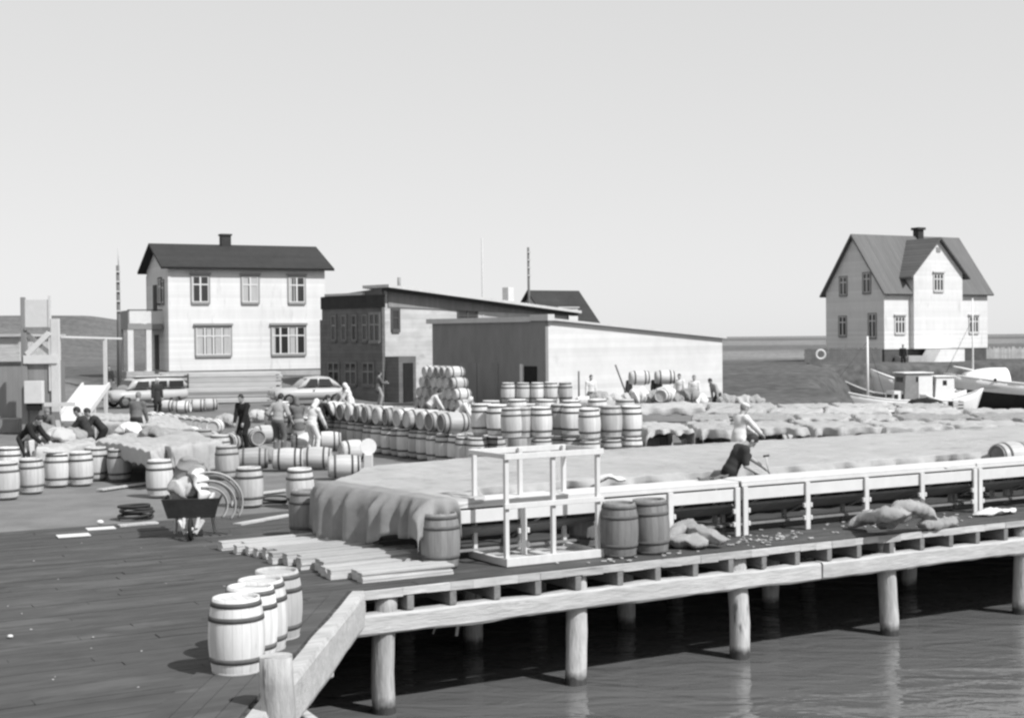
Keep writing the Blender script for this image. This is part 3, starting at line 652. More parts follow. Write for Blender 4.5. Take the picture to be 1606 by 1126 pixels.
# lying barrels in the middle of the yard
g = 'barrels lying about the yard'
for (x, y, k, a, lb) in ((452, 737, 'new', 4, 'white barrel lying on its side, nearest the grey shirted man'),
    (497, 735, 'new', 2, 'white barrel lying between two others in front of the headscarfed worker'),
    (540, 750, 'new', 8, 'large white barrel lying on its side left of the burlap bench'),
    (396, 737, 'mid', 8, 'duller barrel lying with one round end to the right'),
    (332, 705, 'mid', 78, 'lying barrel with its grey round end to the camera, left of a pair'),
    (367, 706, 'mid', 72, 'lying barrel with its round end to the camera, beside the dark jacketed man'),
    (399, 700, 'mid', 120, 'grey barrel lying in front of the dark jacketed man'),
    (416, 694, 'new', 30, 'barrel lying behind the dark jacketed man'),
    (478, 708, 'new', 5, 'white barrel lying at the feet of the headscarfed worker'),
    (514, 706, 'new', 10, 'white barrel lying between the headscarfed worker and the standing row')):
    barrel(G(x, y), lb, k, R(a), g)
barrel(G(357, 750), 'upright dull barrel behind the hoops of the wheelbarrow', 'mid', None, g)
barrel(G(334, 738), 'upright pale barrel behind the load of the wheelbarrow', 'new', None, g)
barrel(G(555, 722), 'white barrel lying behind the large one left of the bench', 'new', R(25), g)
g = 'pale barrels lying in a row behind the left-hand burlap'
for i in range(9):
    f = i/8; barrel(G(238+100*f, 668+14*f), ORD[i].capitalize()+' lying barrel from the left in the row beyond the left burlap', 'new', R(88), g, far=False)
g = 'barrels lying before the lumber'
for i, (x, y) in enumerate(((262, 646), (286, 647.5), (309, 645), (328, 644))):
    barrel(G(x, y), ['pale barrel lying by the van, leftmost before the lumber', 'pale barrel lying second before the lumber stack', 'pale barrel lying third before the lumber stack', 'pale barrel lying before the lumber, rightmost of four'][i], 'new', R(-8+9*i), g, far=True)
# the long double-tier wall of barrels running back from the rack
e_base, n_lo = en(G(712, 727))
g = 'bottom tier of the long barrel wall'
for i in range(26):
    n = n_lo-1.35+.605*i
    barrel(EN(e_base+random.uniform(-.05, .05), n), 'standing barrel, bottom tier of the long wall, %s from its near corner' % ORD[i], random.choice(['new', 'new', 'new', 'mid']), None, g)
g = 'row behind the bottom tier of the long barrel wall'
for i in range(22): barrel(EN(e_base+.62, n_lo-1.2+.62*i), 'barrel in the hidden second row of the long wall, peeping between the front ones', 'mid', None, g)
g = 'barrels lying on top of the long wall'
n = n_lo+.15; i = 0
while i < 13:
    barrel(EN(e_base+.12+random.uniform(-.06, .06), n, BH+.012), 'barrel lying on top of the long wall, %s from the standing ones' % ORD[i], random.choice(['new', 'new', 'mid']), DANG+R(random.uniform(-6, 4)), g)
    n += random.uniform(.64, .82); i += 1
g = 'standing barrels on the upper tier'
T = .845
ups = [((990, 684), 'rightmost barrel of the upper tier, beside the burlap'), ((958, 686), 'upper tier barrel second from its right end'), ((925, 688), 'upper tier barrel at the corner facing the white rack'),
    ((849, 686), 'broad upper tier barrel left of a dark gap, above the rack top'), ((897, 683), 'narrow glimpsed upper barrel left of the corner one'), ((879, 682), 'upper barrel in shade between the broad one and the corner'),
    ((820, 686), 'upper barrel just left of the broad one'), ((803, 687), 'upper barrel second to the left of the broad one'), ((781, 683), 'upper barrel third to the left of the broad one'), ((757, 681), 'leftmost standing barrel of the upper tier next to the lying ones')]
pl = []
for (x, y), lb in ups:
    p = G(x, y, T); pl.append(p); barrel(p, lb, 'new', None, g)
for p in pl[:6]: barrel(Vector((p.x, p.y, 0)), 'barrel carrying the upper tier, half hidden by the burlap in front', 'new', None, 'barrels under the upper tier')
for k in range(6):
    p = G(770+42*k, 671, T); barrel(p, 'barrel in the back row of the upper tier, %s from the left' % ORD[k], 'new', None, 'back row of the upper tier')
    barrel(Vector((p.x, p.y, 0)), 'barrel hidden under the back row of the upper tier', 'mid', None, 'barrels under the upper tier')
dk = MB()
for k in range(3): a, b = en(pl[3]), en(pl[0]); dk.beam(EN(a[0]-.5, a[1]+.1+.25*k-.3, .825), EN(b[0]+.4, b[1]+.1+.25*k, .825), .2, .03)
for (x, y) in ((1003, 708), (975, 712), (760, 727), (775, 724)): barrel(G(x, y), 'barrel at the foot of the upper tier, over the burlap near x'.replace(' near x', {1003: ' at its right end', 975: ' behind the rack post', 760: ' left of the rack post', 775: ' inside the rack'}[x]), 'new', None, 'barrels under the upper tier')
g = 'far two-tier barrels by the warehouse hatch'
for i, x in enumerate((797, 820, 843, 864, 887)):
    p = A(x, 632, 56); p.z = .82
    barrel(p, ['far upper barrel, leftmost below the warehouse hatch', 'far upper barrel, second from the left by the hatch', 'far upper barrel directly below the warehouse hatch', 'far upper barrel just right of the hatch', 'far upper barrel, rightmost at the warehouse corner'][i], 'new', None, g, far=True)
    for q in (p, p+Vector((.3, -.9, 0))): barrel(Vector((q.x, q.y, 0)), 'barrel under the far tier, hidden but for its rim', 'new', None, 'barrels under the far tier', far=True)
# pyramid of lying barrels at the warehouse end
g = 'stacked barrels lying in the pyramid before the store'
pe, pn_ = en(G(729, 646))
for k in range(4):
    for i in range(8-k):
        barrel(EN(pe, pn_+.62*i+.31*k, .005+.505*k), 'barrel lying in the pyramid, %s layer, %s from the sunlit end' % (['bottom', 'second', 'third', 'top'][k], ORD[i]), 'new' if random.random() < .75 else 'mid', DANG, g, far=True)
# one on the burlap at the right edge, two on the heap by the warehouse
barrel(EN(en(G(1585, 730, .9))[0]+1.75, 2.35, .60), 'dull barrel lying low behind the bench and burlap at the right edge of the photo', 'mid', DANG+R(-4), None)
barrel(A(1003, 604, 56), 'pale barrel lying on the far heap against the warehouse wall, left', 'new', R(8), 'barrels lying on covers', far=True)
barrel(A(1043, 603, 57), 'pale barrel lying on the far heap against the warehouse wall, right', 'new', R(4), 'barrels lying on covers', far=True)
barrel(A(1040, 632, 55), 'pale barrel end showing among the sacks by the warehouse', 'new', R(70), 'barrels lying on covers', far=True)
barrel(G(1243, 694, .3)+Vector((0, 0, -.3)), 'barrel lying half under burlap right of the white coated worker', 'mid', R(12), 'barrels lying on covers')
q = EN(en(G(1585, 730, .9))[0]+1.7, 2.35); t = thing('trestle', 'low trestle carrying the barrel behind the right end of the bench', 'trestle', q, DANG)
for x in (-.28, .28):
    MB().box(x-.04, x+.04, -.25, .25, .50, .585).build('beam', M['oldwood'], t)
    for y in (-.2, .2): MB().box(x-.035, x+.035, y-.035, y+.035, .0, .498).build('leg', M['oldwood'], t)
# round lid propped up
q = G(578, 738); m = MB().lathe([(.0005, -.02), (.21, -.02), (.215, 0), (.21, .02), (.0005, .02)], 24, smooth=False)
o = m.build('round_lid', M['clothwhite']); o.location = q+Vector((0, 0, .62)); o.rotation_euler = (R(84), 0, R(14)); tag(o, 'round white barrel lid standing upright on a pale block', 'lid')
o = MB().box(-.11, .11, -.12, .12, 0, .42).build('wood_block', M['lumber'], None, .01); o.location = q; tag(o, 'upright pale wooden block under the round white lid', 'block')
o = MB().lathe([(.0005, 0), (.25, 0), (.255, .015), (.25, .03), (.0005, .03)], 24, smooth=False).build('round_lid', M['head']); p = G(89, 762); o.location = (p.x-.05, p.y, BH+.003); tag(o, 'round pale lid lying on a barrel under the bent worker', 'lid')

# ================================================================ BURLAP SHEETS
def rim_(e, n):
    a, b = math.floor(e/.6), math.floor(n/.6); h = math.sin(a*12.9898+b*78.233)*43758.5; h -= math.floor(h)
    d = math.hypot(e-(a+.5+.12*(h-.5))*.6, n-(b+.5+.12*(math.sin(h*40)))*.6)
    return 1.2*(h-.5)-2*min(1, max(0, (d-.20)/.13))
def vnoise(seed):
    r = random.Random(seed); K = [(r.uniform(.3, 1.6), r.uniform(.3, 1.6), r.uniform(0, 6.28), r.uniform(.4, 1)) for _ in range(9)]
    return lambda a, b: sum(w*math.sin(p*a+q*b*(1 if i % 2 else -1)+f) for i, (p, q, f, w) in enumerate(K))/5
def sheet(name, label, efun, nfun, LE, z0, hang, mat_, group=None, amp=.03, lump=.02, nu=150, nv=40, seed=1, wr=.012, fold=.05, cat='burlap cover', push=0):
    """efun(u,v), nfun(u,v): pier-frame position for u,v in 0..1; hang=(left, right, front, back) lengths of cloth over the edges"""
    nz = vnoise(seed); nz2 = vnoise(seed+50); H = 6
    H = 9; us = [-(H-i)/H for i in range(H)]+list(np.linspace(0, 1, nu))+[1+(i+1)/H for i in range(H)]
    vs_ = [-(H-i)/H for i in range(H)]+list(np.linspace(0, 1, nv))+[1+(i+1)/H for i in range(H)]
    P = []
    for v in vs_:
        row = []
        for u in us:
            uc, vc = min(1, max(0, u)), min(1, max(0, v)); e, n = efun(uc, vc), nfun(uc, vc)
            hl = hang[0] if u < 0 else hang[1]; hv = hang[2] if v < 0 else hang[3]
            if callable(hv): hv = hv(e)
            if callable(hl): hl = hl(n)
            su = abs(u-uc)*hl*(1+.26*nz2(n*2.1, 3)+.16*nz(n*6.3, 2)); sv = abs(v-vc)*hv*(1+.30*nz2(e*1.3, 9)+.20*nz(e*5.7, 4))
            d = math.hypot(su, sv)
            edge = min(1, min((uc)*LE/.35 if u >= 0 else 0, 1)) if True else 1
            top = z0+amp*nz(e*.9, n*1.1)+lump*rim_(e, n)+amp*.5*nz2(e*3, n*3)
            top += wr*(math.sin(e*13+3*nz(e*2, n*2))*math.sin(n*4+2*nz2(e*3, n))+.7*nz(e*9, n*12)+.6*nz2(e*17, n*15))
            if su: e += (-1 if u < 0 else 1)*(.05*min(1, su/.12)+push*min(1, su/.2)+fold*min(1, su/.25)*(math.sin(n*6.4+3.2*nz(n*1.7, 1))+.45*math.sin(n*17+4*nz2(n*2, 1)))*(1+.5*nz(n*1.1, 5))+.05*su)
            if sv: n += (-1 if v < 0 else 1)*(.05*min(1, sv/.12)+push*min(1, sv/.2)+fold*min(1, sv/.25)*(math.sin(e*6.0+3.2*nz(e*1.7, 1))+.45*math.sin(e*16+4*nz2(e*2, 1)))*(1+.5*nz(e*1.1, 5))+.05*sv)
            z = max(.012+.012*(nz(e*4, n*4)+1), top-d)
            row.append(EN(e, n, z))
        P.append(row)
    o = MB().grid(P).build(name, mat_, None)
    sm = o.modifiers.new('thickness', 'SOLIDIFY'); sm.thickness = .012; sm.offset = 0
    return tag(o, label, cat, group)
def lerp_pts(T, x):
    for (a, b), (c, d) in zip(T, T[1:]):
        if x <= c: return b+(d-b)*max(0, (x-a)/(c-a))
    return T[-1][1]
EL = [(1.4, 1.95), (3.0, 1.75), (4.8, 1.5), (7.1, 3.6), (7.95, 6.1)]
def mfe(u, v): n0 = 1.45+6.5*v; l = lerp_pts(EL, n0); return l+(33-l)*u**1.25
def mfn(u, v):
    e = mfe(u, v); nf = 1.36+1.44*sst(2.75, 3.5, e); return nf+(7.95-nf)*v
sheet('burlap_cover', 'huge pale burlap sheet spread behind the white salting benches, its left end hanging in folds', mfe, mfn, 31, .965,
      (.05, .5, lambda e: .06 if e < 2.9 else .2, .30), M['burlap'], None, .010, .007, 420, 90, 3, wr=.006, fold=.14)
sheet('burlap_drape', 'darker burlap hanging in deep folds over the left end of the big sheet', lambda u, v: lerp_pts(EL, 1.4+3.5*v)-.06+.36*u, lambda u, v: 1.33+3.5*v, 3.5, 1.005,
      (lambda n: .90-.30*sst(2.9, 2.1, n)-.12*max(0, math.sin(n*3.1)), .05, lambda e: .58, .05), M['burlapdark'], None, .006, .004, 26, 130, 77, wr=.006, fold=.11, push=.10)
o = MB().box(-.04, .04, -.04, .04, 0, .62).build('prop_post', M['oldwood'], None, .006); o.location = EN(2.0, 1.22); tag(o, 'short grey post standing under the hem of the hanging burlap', 'post')
def strip(label, pa, pb, dep, z, seed, amp=.07, hang=(.3, .3, .3, .2), mt='burlap', gapw=.5):
    nz = vnoise(seed+9); a, b = G(*pa, z), G(*pb, z); d = b-a; p = Vector((-d.y, d.x, 0)).normalized()
    def pos(u, v):
        w = a+d*u+p*(dep*v+gapw*(nz(u*14, 2)*(1-v)+nz(u*11, 7)*v)); return en(w)
    return sheet('burlap_cover', label, lambda u, v: pos(u, v)[0], lambda u, v: pos(u, v)[1], d.length, z, hang, M[mt], 'burlap covers over the far barrel rows', amp, .024, max(24, int(d.length*10)), 26, seed, wr=.014, fold=.05)
def strip_row(which, pa, pb, dep, z, cuts, seed, amp=.03):
    r = random.Random(seed); X = lambda f: (pa[0]+(pb[0]-pa[0])*f, pa[1]+(pb[1]-pa[1])*f)
    for i, (f0, f1) in enumerate(zip(cuts, cuts[1:])):
        d0, d1 = r.uniform(.004, .016), r.uniform(.004, .016); zz = z+r.uniform(-.05, .03)
        strip('burlap sheet over the %s, %s from its left end' % (which, ORD[i]), X(f0+d0), X(f1-d1), dep*r.uniform(.8, 1.15), zz, seed*10+i, amp, (r.uniform(.2, .5), r.uniform(.2, .5), r.uniform(.08, .30), .2), 'burlap' if r.random() < .8 else 'sack', .32)
        x, y = X(f1); q = G(x, y-2, .8); q.z = 0
        if i < len(cuts)-2: barrel(q, 'barrel in the gap after the %s sheet of the %s' % (ORD[i], which), random.choice(['new', 'mid', 'grey']), None, 'barrels between the far burlap sheets')
strip_row('row just behind the white coat', (1012, 674), (1640, 667), 3.4, .9, [0, .13, .26, .42, .60, .78, 1], 11)
strip_row('second row behind the white coat', (1080, 657), (1660, 656), 3.2, .92, [0, .12, .30, .46, .58, .80, 1], 12)
strip_row('third row behind the white coat', (1100, 646), (1680, 647.5), 3.0, .92, [0, .17, .33, .52, .72, 1], 13)
strip_row('farthest row before the boats', (1000, 639), (1500, 637), 3.0, .93, [0, .22, .45, .63, .82, 1], 14)
strip('burlap sheet heaped along the foot of the warehouse wall', (905, 634), (1135, 634), 1.6, .9, 15, amp=.16)
# barrels showing under the open front of those sheets
g = 'barrels in the shade under the far burlap'
for i, (x, y) in enumerate(((1020, 716), (1033, 715), (1084, 709), (1100, 708), (1118, 707), (1134, 706), (1308, 697), (1324, 696), (1345, 695), (1365, 694))):
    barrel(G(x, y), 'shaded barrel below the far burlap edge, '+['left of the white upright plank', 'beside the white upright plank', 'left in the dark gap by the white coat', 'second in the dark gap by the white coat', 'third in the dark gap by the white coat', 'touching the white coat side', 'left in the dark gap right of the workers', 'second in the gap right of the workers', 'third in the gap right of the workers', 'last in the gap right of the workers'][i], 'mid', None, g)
o = MB().box(-.12, .12, -.02, .02, 0, .72).build('plank', M['white'], None, .004); o.location = G(1050, 712); o.rotation_euler = (R(-6), 0, R(20)); tag(o, 'short white plank standing on end before the far burlap', 'plank')
# burlap over the left-hand barrels
LP = [G(150, 691, .86), G(236, 709, .86), G(262, 698, .86), G(182, 679, .86)]
def lsheet(u, v):
    w = LP[0].lerp(LP[1], u).lerp(LP[3].lerp(LP[2], u), v); return en(w)
sheet('burlap_cover', 'burlap sheet thrown over barrels at left, its front corner sagging to the ground', lambda u, v: lsheet(u, v)[0], lambda u, v: lsheet(u, v)[1], 4, .88,
      (.55, .5, lambda e: .42+.0*e, .3), M['burlap'], None, .06, .022, 80, 60, 21, wr=.018, fold=.10)
def strip2(label, pts, z, seed, mt='burlap', hang=(.3, .3, .4, .2), amp=.06):
    Q = [G(x, y, z) for x, y in pts]
    f = lambda u, v: en(Q[0].lerp(Q[1], u).lerp(Q[3].lerp(Q[2], u), v))
    return sheet('burlap_cover', label, lambda u, v: f(u, v)[0], lambda u, v: f(u, v)[1], 4, z, hang, M[mt], 'burlap covers on the left side of the yard', amp, .02, 60, 24, seed, fold=.08)
strip2('burlap sheet behind the left one, ending at the wheelbarrow', [(188, 682), (268, 703), (345, 688), (256, 669)], .86, 31, hang=(.3, .75, .6, .2), amp=.08)
strip2('pale burlap over barrels beyond the grey sweatered man', [(150, 664), (306, 673), (270, 652), (126, 646)], .82, 32, amp=.09)
strip2('burlap over the bench under the left workers', [(58, 702), (150, 694), (140, 681), (62, 684)], .82, 33, amp=.09)
g = 'shaded barrels under the burlap beyond the left workers'
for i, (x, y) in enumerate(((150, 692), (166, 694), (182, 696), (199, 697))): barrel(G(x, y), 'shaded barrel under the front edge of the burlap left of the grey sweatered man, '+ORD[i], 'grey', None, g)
g = 'pale barrels lying between the left burlap sheets'
for i, (x, y, a_) in enumerate(((206, 700, 12), (236, 703, 5), (300, 698, 60), (282, 703, 20))): barrel(G(x, y, .15), ['pale barrel lying at the feet of the grey sweatered man, left', 'pale barrel lying right of the grey sweatered man', 'pale barrel end between burlap and the pair of lying barrels', 'pale barrel lying just beyond the second left burlap sheet'][i], 'new', R(a_), g)
g = 'upright barrels among the left workers'
for i, (x, y) in enumerate(((102, 716), (118, 742), (318, 716), (310, 732), (345, 726), (426, 672), (444, 660))): barrel(G(x, y), ['upright barrel between the two stooping workers at left', 'upright barrel just behind the right end of the left row', 'upright barrel at the end of the second burlap sheet', 'upright barrel behind the wheelbarrow sacks', 'upright barrel in front of the pair of lying barrel ends', 'upright barrel left of the grey shirted man', 'upright barrel beyond the grey shirted man'][i], ['mid', 'new', 'mid', 'new', 'mid', 'new', 'new'][i], None, g)

# ================================================================ SALTING BENCHES
def salting_bench(label, e0, L, n=1.36):
    t = thing('salting_bench', label, 'bench', EN(e0, n), DANG, 'white salting benches')
    MB().box(0, L, -.036, .62, .895, .932).box(0, L, -.040, -.004, .835, .8935).build('top_board', M['white'], t, .005)
    MB().box(0, L, -.034, -.004, .605, .805).build('front_board', M['white'], t, .005)
    sh = MB(); sh.prism([(.02, .08, .50), (L-.02, .08, .50), (L-.02, .52, .30), (.02, .52, .30)], (0, .03, .035)); sh.build('shelf', M['wallgrey'], t)
    sh = MB(); sh.box(.02, L-.02, .585, .615, .52, .86); sh.build('back_board', M['wallgrey'], t)
    sh = MB(); sh.box(.02, L-.02, .30, .55, .12, .155); sh.build('low_shelf', M['wallgrey'], t)
    nl = 5
    for k in range(nl):
        x = .055+(L-.11)*k/(nl-1)
        l = MB().box(x-.05, x+.05, -.085, -.042, .003, .833).build('leg', M['white'], t, .006)
        for z in (.44, .22):
            for s in (-1, 1):
                if (k == 0 and s < 0) or (k == nl-1 and s > 0): continue
                MB().box(x+s*.051 if s > 0 else x-.051-.045, x+.051+.045 if s > 0 else x-.051, -.09, -.04, z-.05, z+.03).build('cleat', M['white'], l, .006)
        MB().box(x-.04, x+.04, .53, .58, .003, .833).build('leg', M['wallgrey'], t)
        if k < nl-1: MB().prism([(x+.3, .0, .60), (x+.38, .0, .60), (x+.14, .5, .25), (x+.06, .5, .25)], (0, .03, .0)).build('brace', M['wallgrey'], t)
    return t
eA = en(G(1160, 840))[0]; eB = en(G(1533, 803))[0]
LB_ = eB-eA
salting_bench('white salting bench running from the hanging burlap to the dark shirted man', eA-LB_, LB_-.03)
salting_bench('white salting bench right of the dark shirted man, with a sack pile before it', eA+.03, LB_-.06)
salting_bench('white salting bench cut off by the right edge of the photo', eB, LB_)
salting_bench('continuation of the white benches beyond the right edge', eB+LB_, LB_)

# ================================================================ WHITE RACK
pFL, pFR, pBL = G(796, 890), G(946, 874), G(745, 868)
ra = math.atan2(pFR.y-pFL.y, pFR.x-pFL.x); rw = (pFR-pFL).length; rd = .78*abs((pBL-pFL).dot(Vector((-math.sin(ra), math.cos(ra), 0))))
t = thing('open_rack', 'open white timber frame of upright posts standing at the pier edge', 'rack', pFL, ra); H_ = 1.76
skew = (pBL-pFL).dot(Vector((math.cos(ra), math.sin(ra), 0)))
bf = MB(); bf.box(-.02, rw+.02, -.02, .04, .01, .135).box(-.02, .05, .042, rd-.04, .01, .12).box(rw-.05, rw+.02, .042, rd-.04, .01, .12).box(-.02, rw+.02, rd-.038, rd+.02, .01, .135)
bf.box(rw*.45, rw*.45+.16, .042, rd-.04, .05, .10); bf.build('base_frame', M['rack'], t, .004)
MB().box(.06, rw*.44, .05, rd-.05, .03, .06).box(rw*.45+.17, rw-.06, .05, rd-.05, .03, .06).build('floor_board', M['oldwood'], t)
for y in (.045, rd-.125):
    for x in (.0, rw*.5-.035, rw-.075): MB().box(x, x+.066, y, y+.066, .02, H_-.085).build('post', M['rack'], t, .004)
MB().box(-.03, rw+.03, -.0, .042, H_-.165, H_-.075).build('top_rail', M['rack'], t, .004)
MB().box(-.03, rw+.03, rd-.047, rd-.005, H_-.165, H_-.075).build('top_rail', M['rack'], t, .004)
for x in (-.03, rw-.0): MB().box(x, x+.03, .045, rd-.05, H_-.15, H_-.08).build('side_rail', M['rack'], t, .003)
MB().box(-.03, rw+.03, -.0, .042, .865, .945).build('mid_rail', M['rack'], t, .004)

# ================================================================ SACKS, STAVES AND LITTER ON THE PIER
def sack(pts, r, label, name='sack', cat='sack', group=None, mt='sack', squash=.75, seed=0, taper=True):
    pts = [Vector(p) for p in pts]; N = 44; Q = []; Rr = []; q = random.Random(seed); ph = [q.uniform(0, 6.28) for _ in range(4)]
    for i in range(N+1):
        f = i/N*(len(pts)-1); k = min(int(f), len(pts)-2); u = f-k
        p0, p1, p2, p3 = pts[max(k-1, 0)], pts[k], pts[k+1], pts[min(k+2, len(pts)-1)]
        Q.append(.5*((2*p1)+(p2-p0)*u+(2*p0-5*p1+4*p2-p3)*u*u+(3*p1-p0-3*p2+p3)*u**3))
        x = abs(2*i/N-1); Rr.append(r*(max(.12, 1-x**5) if taper else 1)*(1+.08*math.sin(i*.45+ph[0])))
    m = MB().tube(Q, Rr, 28, 0, True, True, squash)
    for i, v in enumerate(m.v):
        x, y, z = v; d = .022*(math.sin(x*17+ph[1])*math.sin(y*15+ph[2])+.6*math.sin(z*31+x*9))+.007*math.sin(x*47+3*math.sin(z*19+ph[3]))*math.sin(y*41+2*math.sin(x*23))
        m.v[i] = (x+d, y+d*.7, max(z+d, .012))
    o = m.build(name, M[mt]); return tag(o, label, cat, group)
def D(x, y, z=0.0): p = G(x, y, z); return p
g = 'sacks lying on the pier'
sack([D(1052, 840, .20), D(1075, 826, .26), D(1105, 838, .20), D(1142, 848, .12)], .155, 'long rolled sack sloping down beside the grey barrel', group=g, seed=1)
sack([D(1046, 846, .12), D(1075, 848, .12), D(1112, 852, .08)], .21, 'flat pale sack under the rolled one by the grey barrel', group=g, seed=2, squash=.5)
g = 'sacks heaped before the middle bench'
sack([D(1331, 824, .08), D(1360, 812, .22), D(1395, 806, .42), D(1428, 800, .45)], .15, 'rolled sack at the left of the heap before the bench, reaching up', group=g, seed=3)
sack([D(1376, 826, .1), D(1396, 818, .22), D(1418, 808, .36), D(1442, 803, .34)], .14, 'rolled sack leaning across the front of the sack heap', group=g, seed=4)
sack([D(1396, 796, .5), D(1424, 794, .52), D(1448, 803, .34), D(1466, 820, .12)], .15, 'rolled sack arching over the right side of the sack heap', group=g, seed=5)
sack([D(1440, 822, .14), D(1468, 822, .10), D(1503, 815, .09)], .12, 'rolled sack lying out flat at the right end of the sack heap', group=g, seed=6)
sack([D(1528, 806, .05), D(1560, 802, .07), D(1590, 800, .05)], .15, 'flat folded white sack before the right bench', group=g, seed=7, squash=.35, mt='clothwhite')
# bundles of barrel staves
a0, b0 = en(G(356, 862)), en(G(560, 914)); g = 'bundles of barrel staves by the hanging burlap'
NBU = 17
for i in range(NBU):
    f = i/(NBU-1); e = a0[0]+(b0[0]-a0[0])*f+random.uniform(-.16, .16); n = a0[1]+(b0[1]-a0[1])*f
    Ln = 1.45 if i > 11 else random.uniform(1.3, 2.2); m = MB(); lay = 4 if i < 5 else (5 if i < 13 else 4)
    for z in range(lay):
        x0 = random.uniform(-.008, .008); yy = random.uniform(-.008, .008); zz = .019+z*.036
        m.beam((x0, yy, zz), (x0+Ln+random.uniform(-.05, .05), yy+random.uniform(-.015, .015), zz+random.uniform(-.002, .004)), .185+random.uniform(-.015, .01), .034)
    o = m.build('stave_bundle', M['stave'], None, .003); o.location = EN(e, n); o.rotation_euler = (0, 0, DANG+R(random.uniform(-3, 3)))
    tag(o, 'bundle of pale staves, '+(ORD[i]+' from the wheelbarrow end' if i < 8 else ORD[NBU-1-i]+' from the pier edge'), 'stave bundle', g); o['kind'] = 'thing'
sack([D(505, 850, .08), D(540, 846, .12), D(585, 853, .06)], .2, 'crumpled burlap lying at the foot of the hanging folds', 'burlap_heap', 'burlap', None, 'burlap', .5, 8)
sack([D(935, 752, .98), D(955, 749, 1.02), D(982, 752, .97)], .10, 'crumpled white cloth on the bench right of the rack', 'cloth', 'cloth', None, 'clothwhite', .5, 9)
sack([D(1090, 752, .95), D(1115, 749, .97), D(1142, 746, .96)], .05, 'dark rag lying on the bench beside the dark shirted man', 'rag', 'rag', None, 'clothmid', .5, 10)
o = MB().beam((0, 0, 0), (.62, .1, .0), .12, .025).build('plank', M['rack']); o.location = G(1483, 735, .95)+Vector((0, 0, .01)); tag(o, 'loose board lying on the bench near the right-hand barrel', 'plank')
for (x, y, w, d, lb) in ((115, 840, .55, .34, 'flat white paper lying on the dark deck, nearer the camera'), (158, 829, .5, .3, 'white paper on the dark deck beside a pale lump')):
    o = MB().box(-w/2, w/2, -d/2, d/2, 0, .015).build('paper', M['paper']); o.location = G(x, y, .008); o.rotation_euler = (0, 0, R(25)); tag(o, lb, 'paper')
o = MB().ball((0, 0, .04), (.07, .06, .045), 6).build('rag', M['clothwhite']); o.location = G(157, 822); tag(o, 'small white crumpled rag beside the farther paper', 'rag')
o = MB().ball((0, 0, .02), (.035, .03, .02), 6).build('rag', M['clothwhite']); o.location = G(16, 1000); tag(o, 'small white scrap near the left edge of the deck', 'rag')
r = random.Random(4); m = MB()
for (x, y, n, s) in ((1215, 842, 46, 26), (1160, 850, 22, 20), (1330, 826, 20, 30), (960, 880, 26, 30), (1060, 868, 20, 30), (1380, 822, 14, 25), (1500, 812, 14, 25), (600, 880, 16, 40)):
    for _ in range(n):
        p = G(x+r.gauss(0, s), y+r.gauss(0, 5)-0, 0); e, nn = en(p)
        if nn < .1: continue
        a = r.uniform(0, 3.1); l = r.uniform(.02, .09); m.beam(p+Vector((0, 0, .016)), p+Vector((l*math.cos(a), l*math.sin(a), .018)), r.uniform(.015, .05), .012)
for _ in range(22):
    p = G(r.uniform(10, 400), r.uniform(840, 1120), 0)
    a = r.uniform(0, 3.1); l = r.uniform(.01, .035); m.beam(p+Vector((0, 0, .012)), p+Vector((l*math.cos(a), l*math.sin(a), .013)), r.uniform(.01, .02), .006)
o = m.build('debris', M['stave']); tag(o, 'scattered wood chips and scraps on the pier planks', 'debris', kind='stuff')

g = 'burlap heaps among the left barrels'
for i, (x, y, r_, mt, lb) in enumerate(((88, 700, .40, 'burlap', 'pale burlap heap under the hands of the left workers'), (112, 697, .34, 'sack', 'smaller pale sack beside the slim worker with gloves'), (200, 676, .34, 'clothwhite', 'white bundle on the burlap left of the grey sweatered man'), (238, 681, .32, 'sack', 'pale bundle on the burlap right of the grey sweatered man'),
    (292, 700, .34, 'burlap', 'burlap heap behind the load of the wheelbarrow'), (318, 690, .30, 'burlapdark', 'dull crumpled sack left of the pair of barrel ends'), (60, 676, .34, 'burlapdark', 'dark crumpled cover behind the bent worker in black'), (410, 716, .26, 'burlapdark', 'low grey sack in front of the black jacketed worker'), (352, 662, .3, 'sack', 'pale sack beyond the row of lying barrels'), (402, 655, .3, 'burlap', 'burlap sack behind the man in the grey shirt'))):
    q = G(x, y-(14 if i in (0, 1) else 0), .90 if i in (0, 1, 2, 3, 6) else r_*.62); sack([q+Vector((-.36, .0, -.1)), q+Vector((0, .08, .10)), q+Vector((.40, .0, -.1))], r_, lb, 'sack', 'sack', g, mt, .42 if i in (0, 1, 2, 3, 6) else .8, 80+i)
g = 'pale boards lying on the ground'
for i, (x0, y0, x1, y1, lb) in enumerate(((156, 768, 232, 757, 'long thin pale board on the ground behind the left row of barrels'), (372, 822, 456, 807, 'pale board on the ground right of the wheelbarrow'), (186, 824, 246, 819, 'pale board on the ground below the coil of dark hoops'), (395, 775, 450, 768, 'pale board on the ground between two upright barrels'))):
    a_, b_ = G(x0, y0, .02), G(x1, y1, .02); o = MB().beam((0, 0, 0), b_-a_, .20, .03).build('board', M['oldwood']); o.location = a_; tag(o, lb, 'board', g)
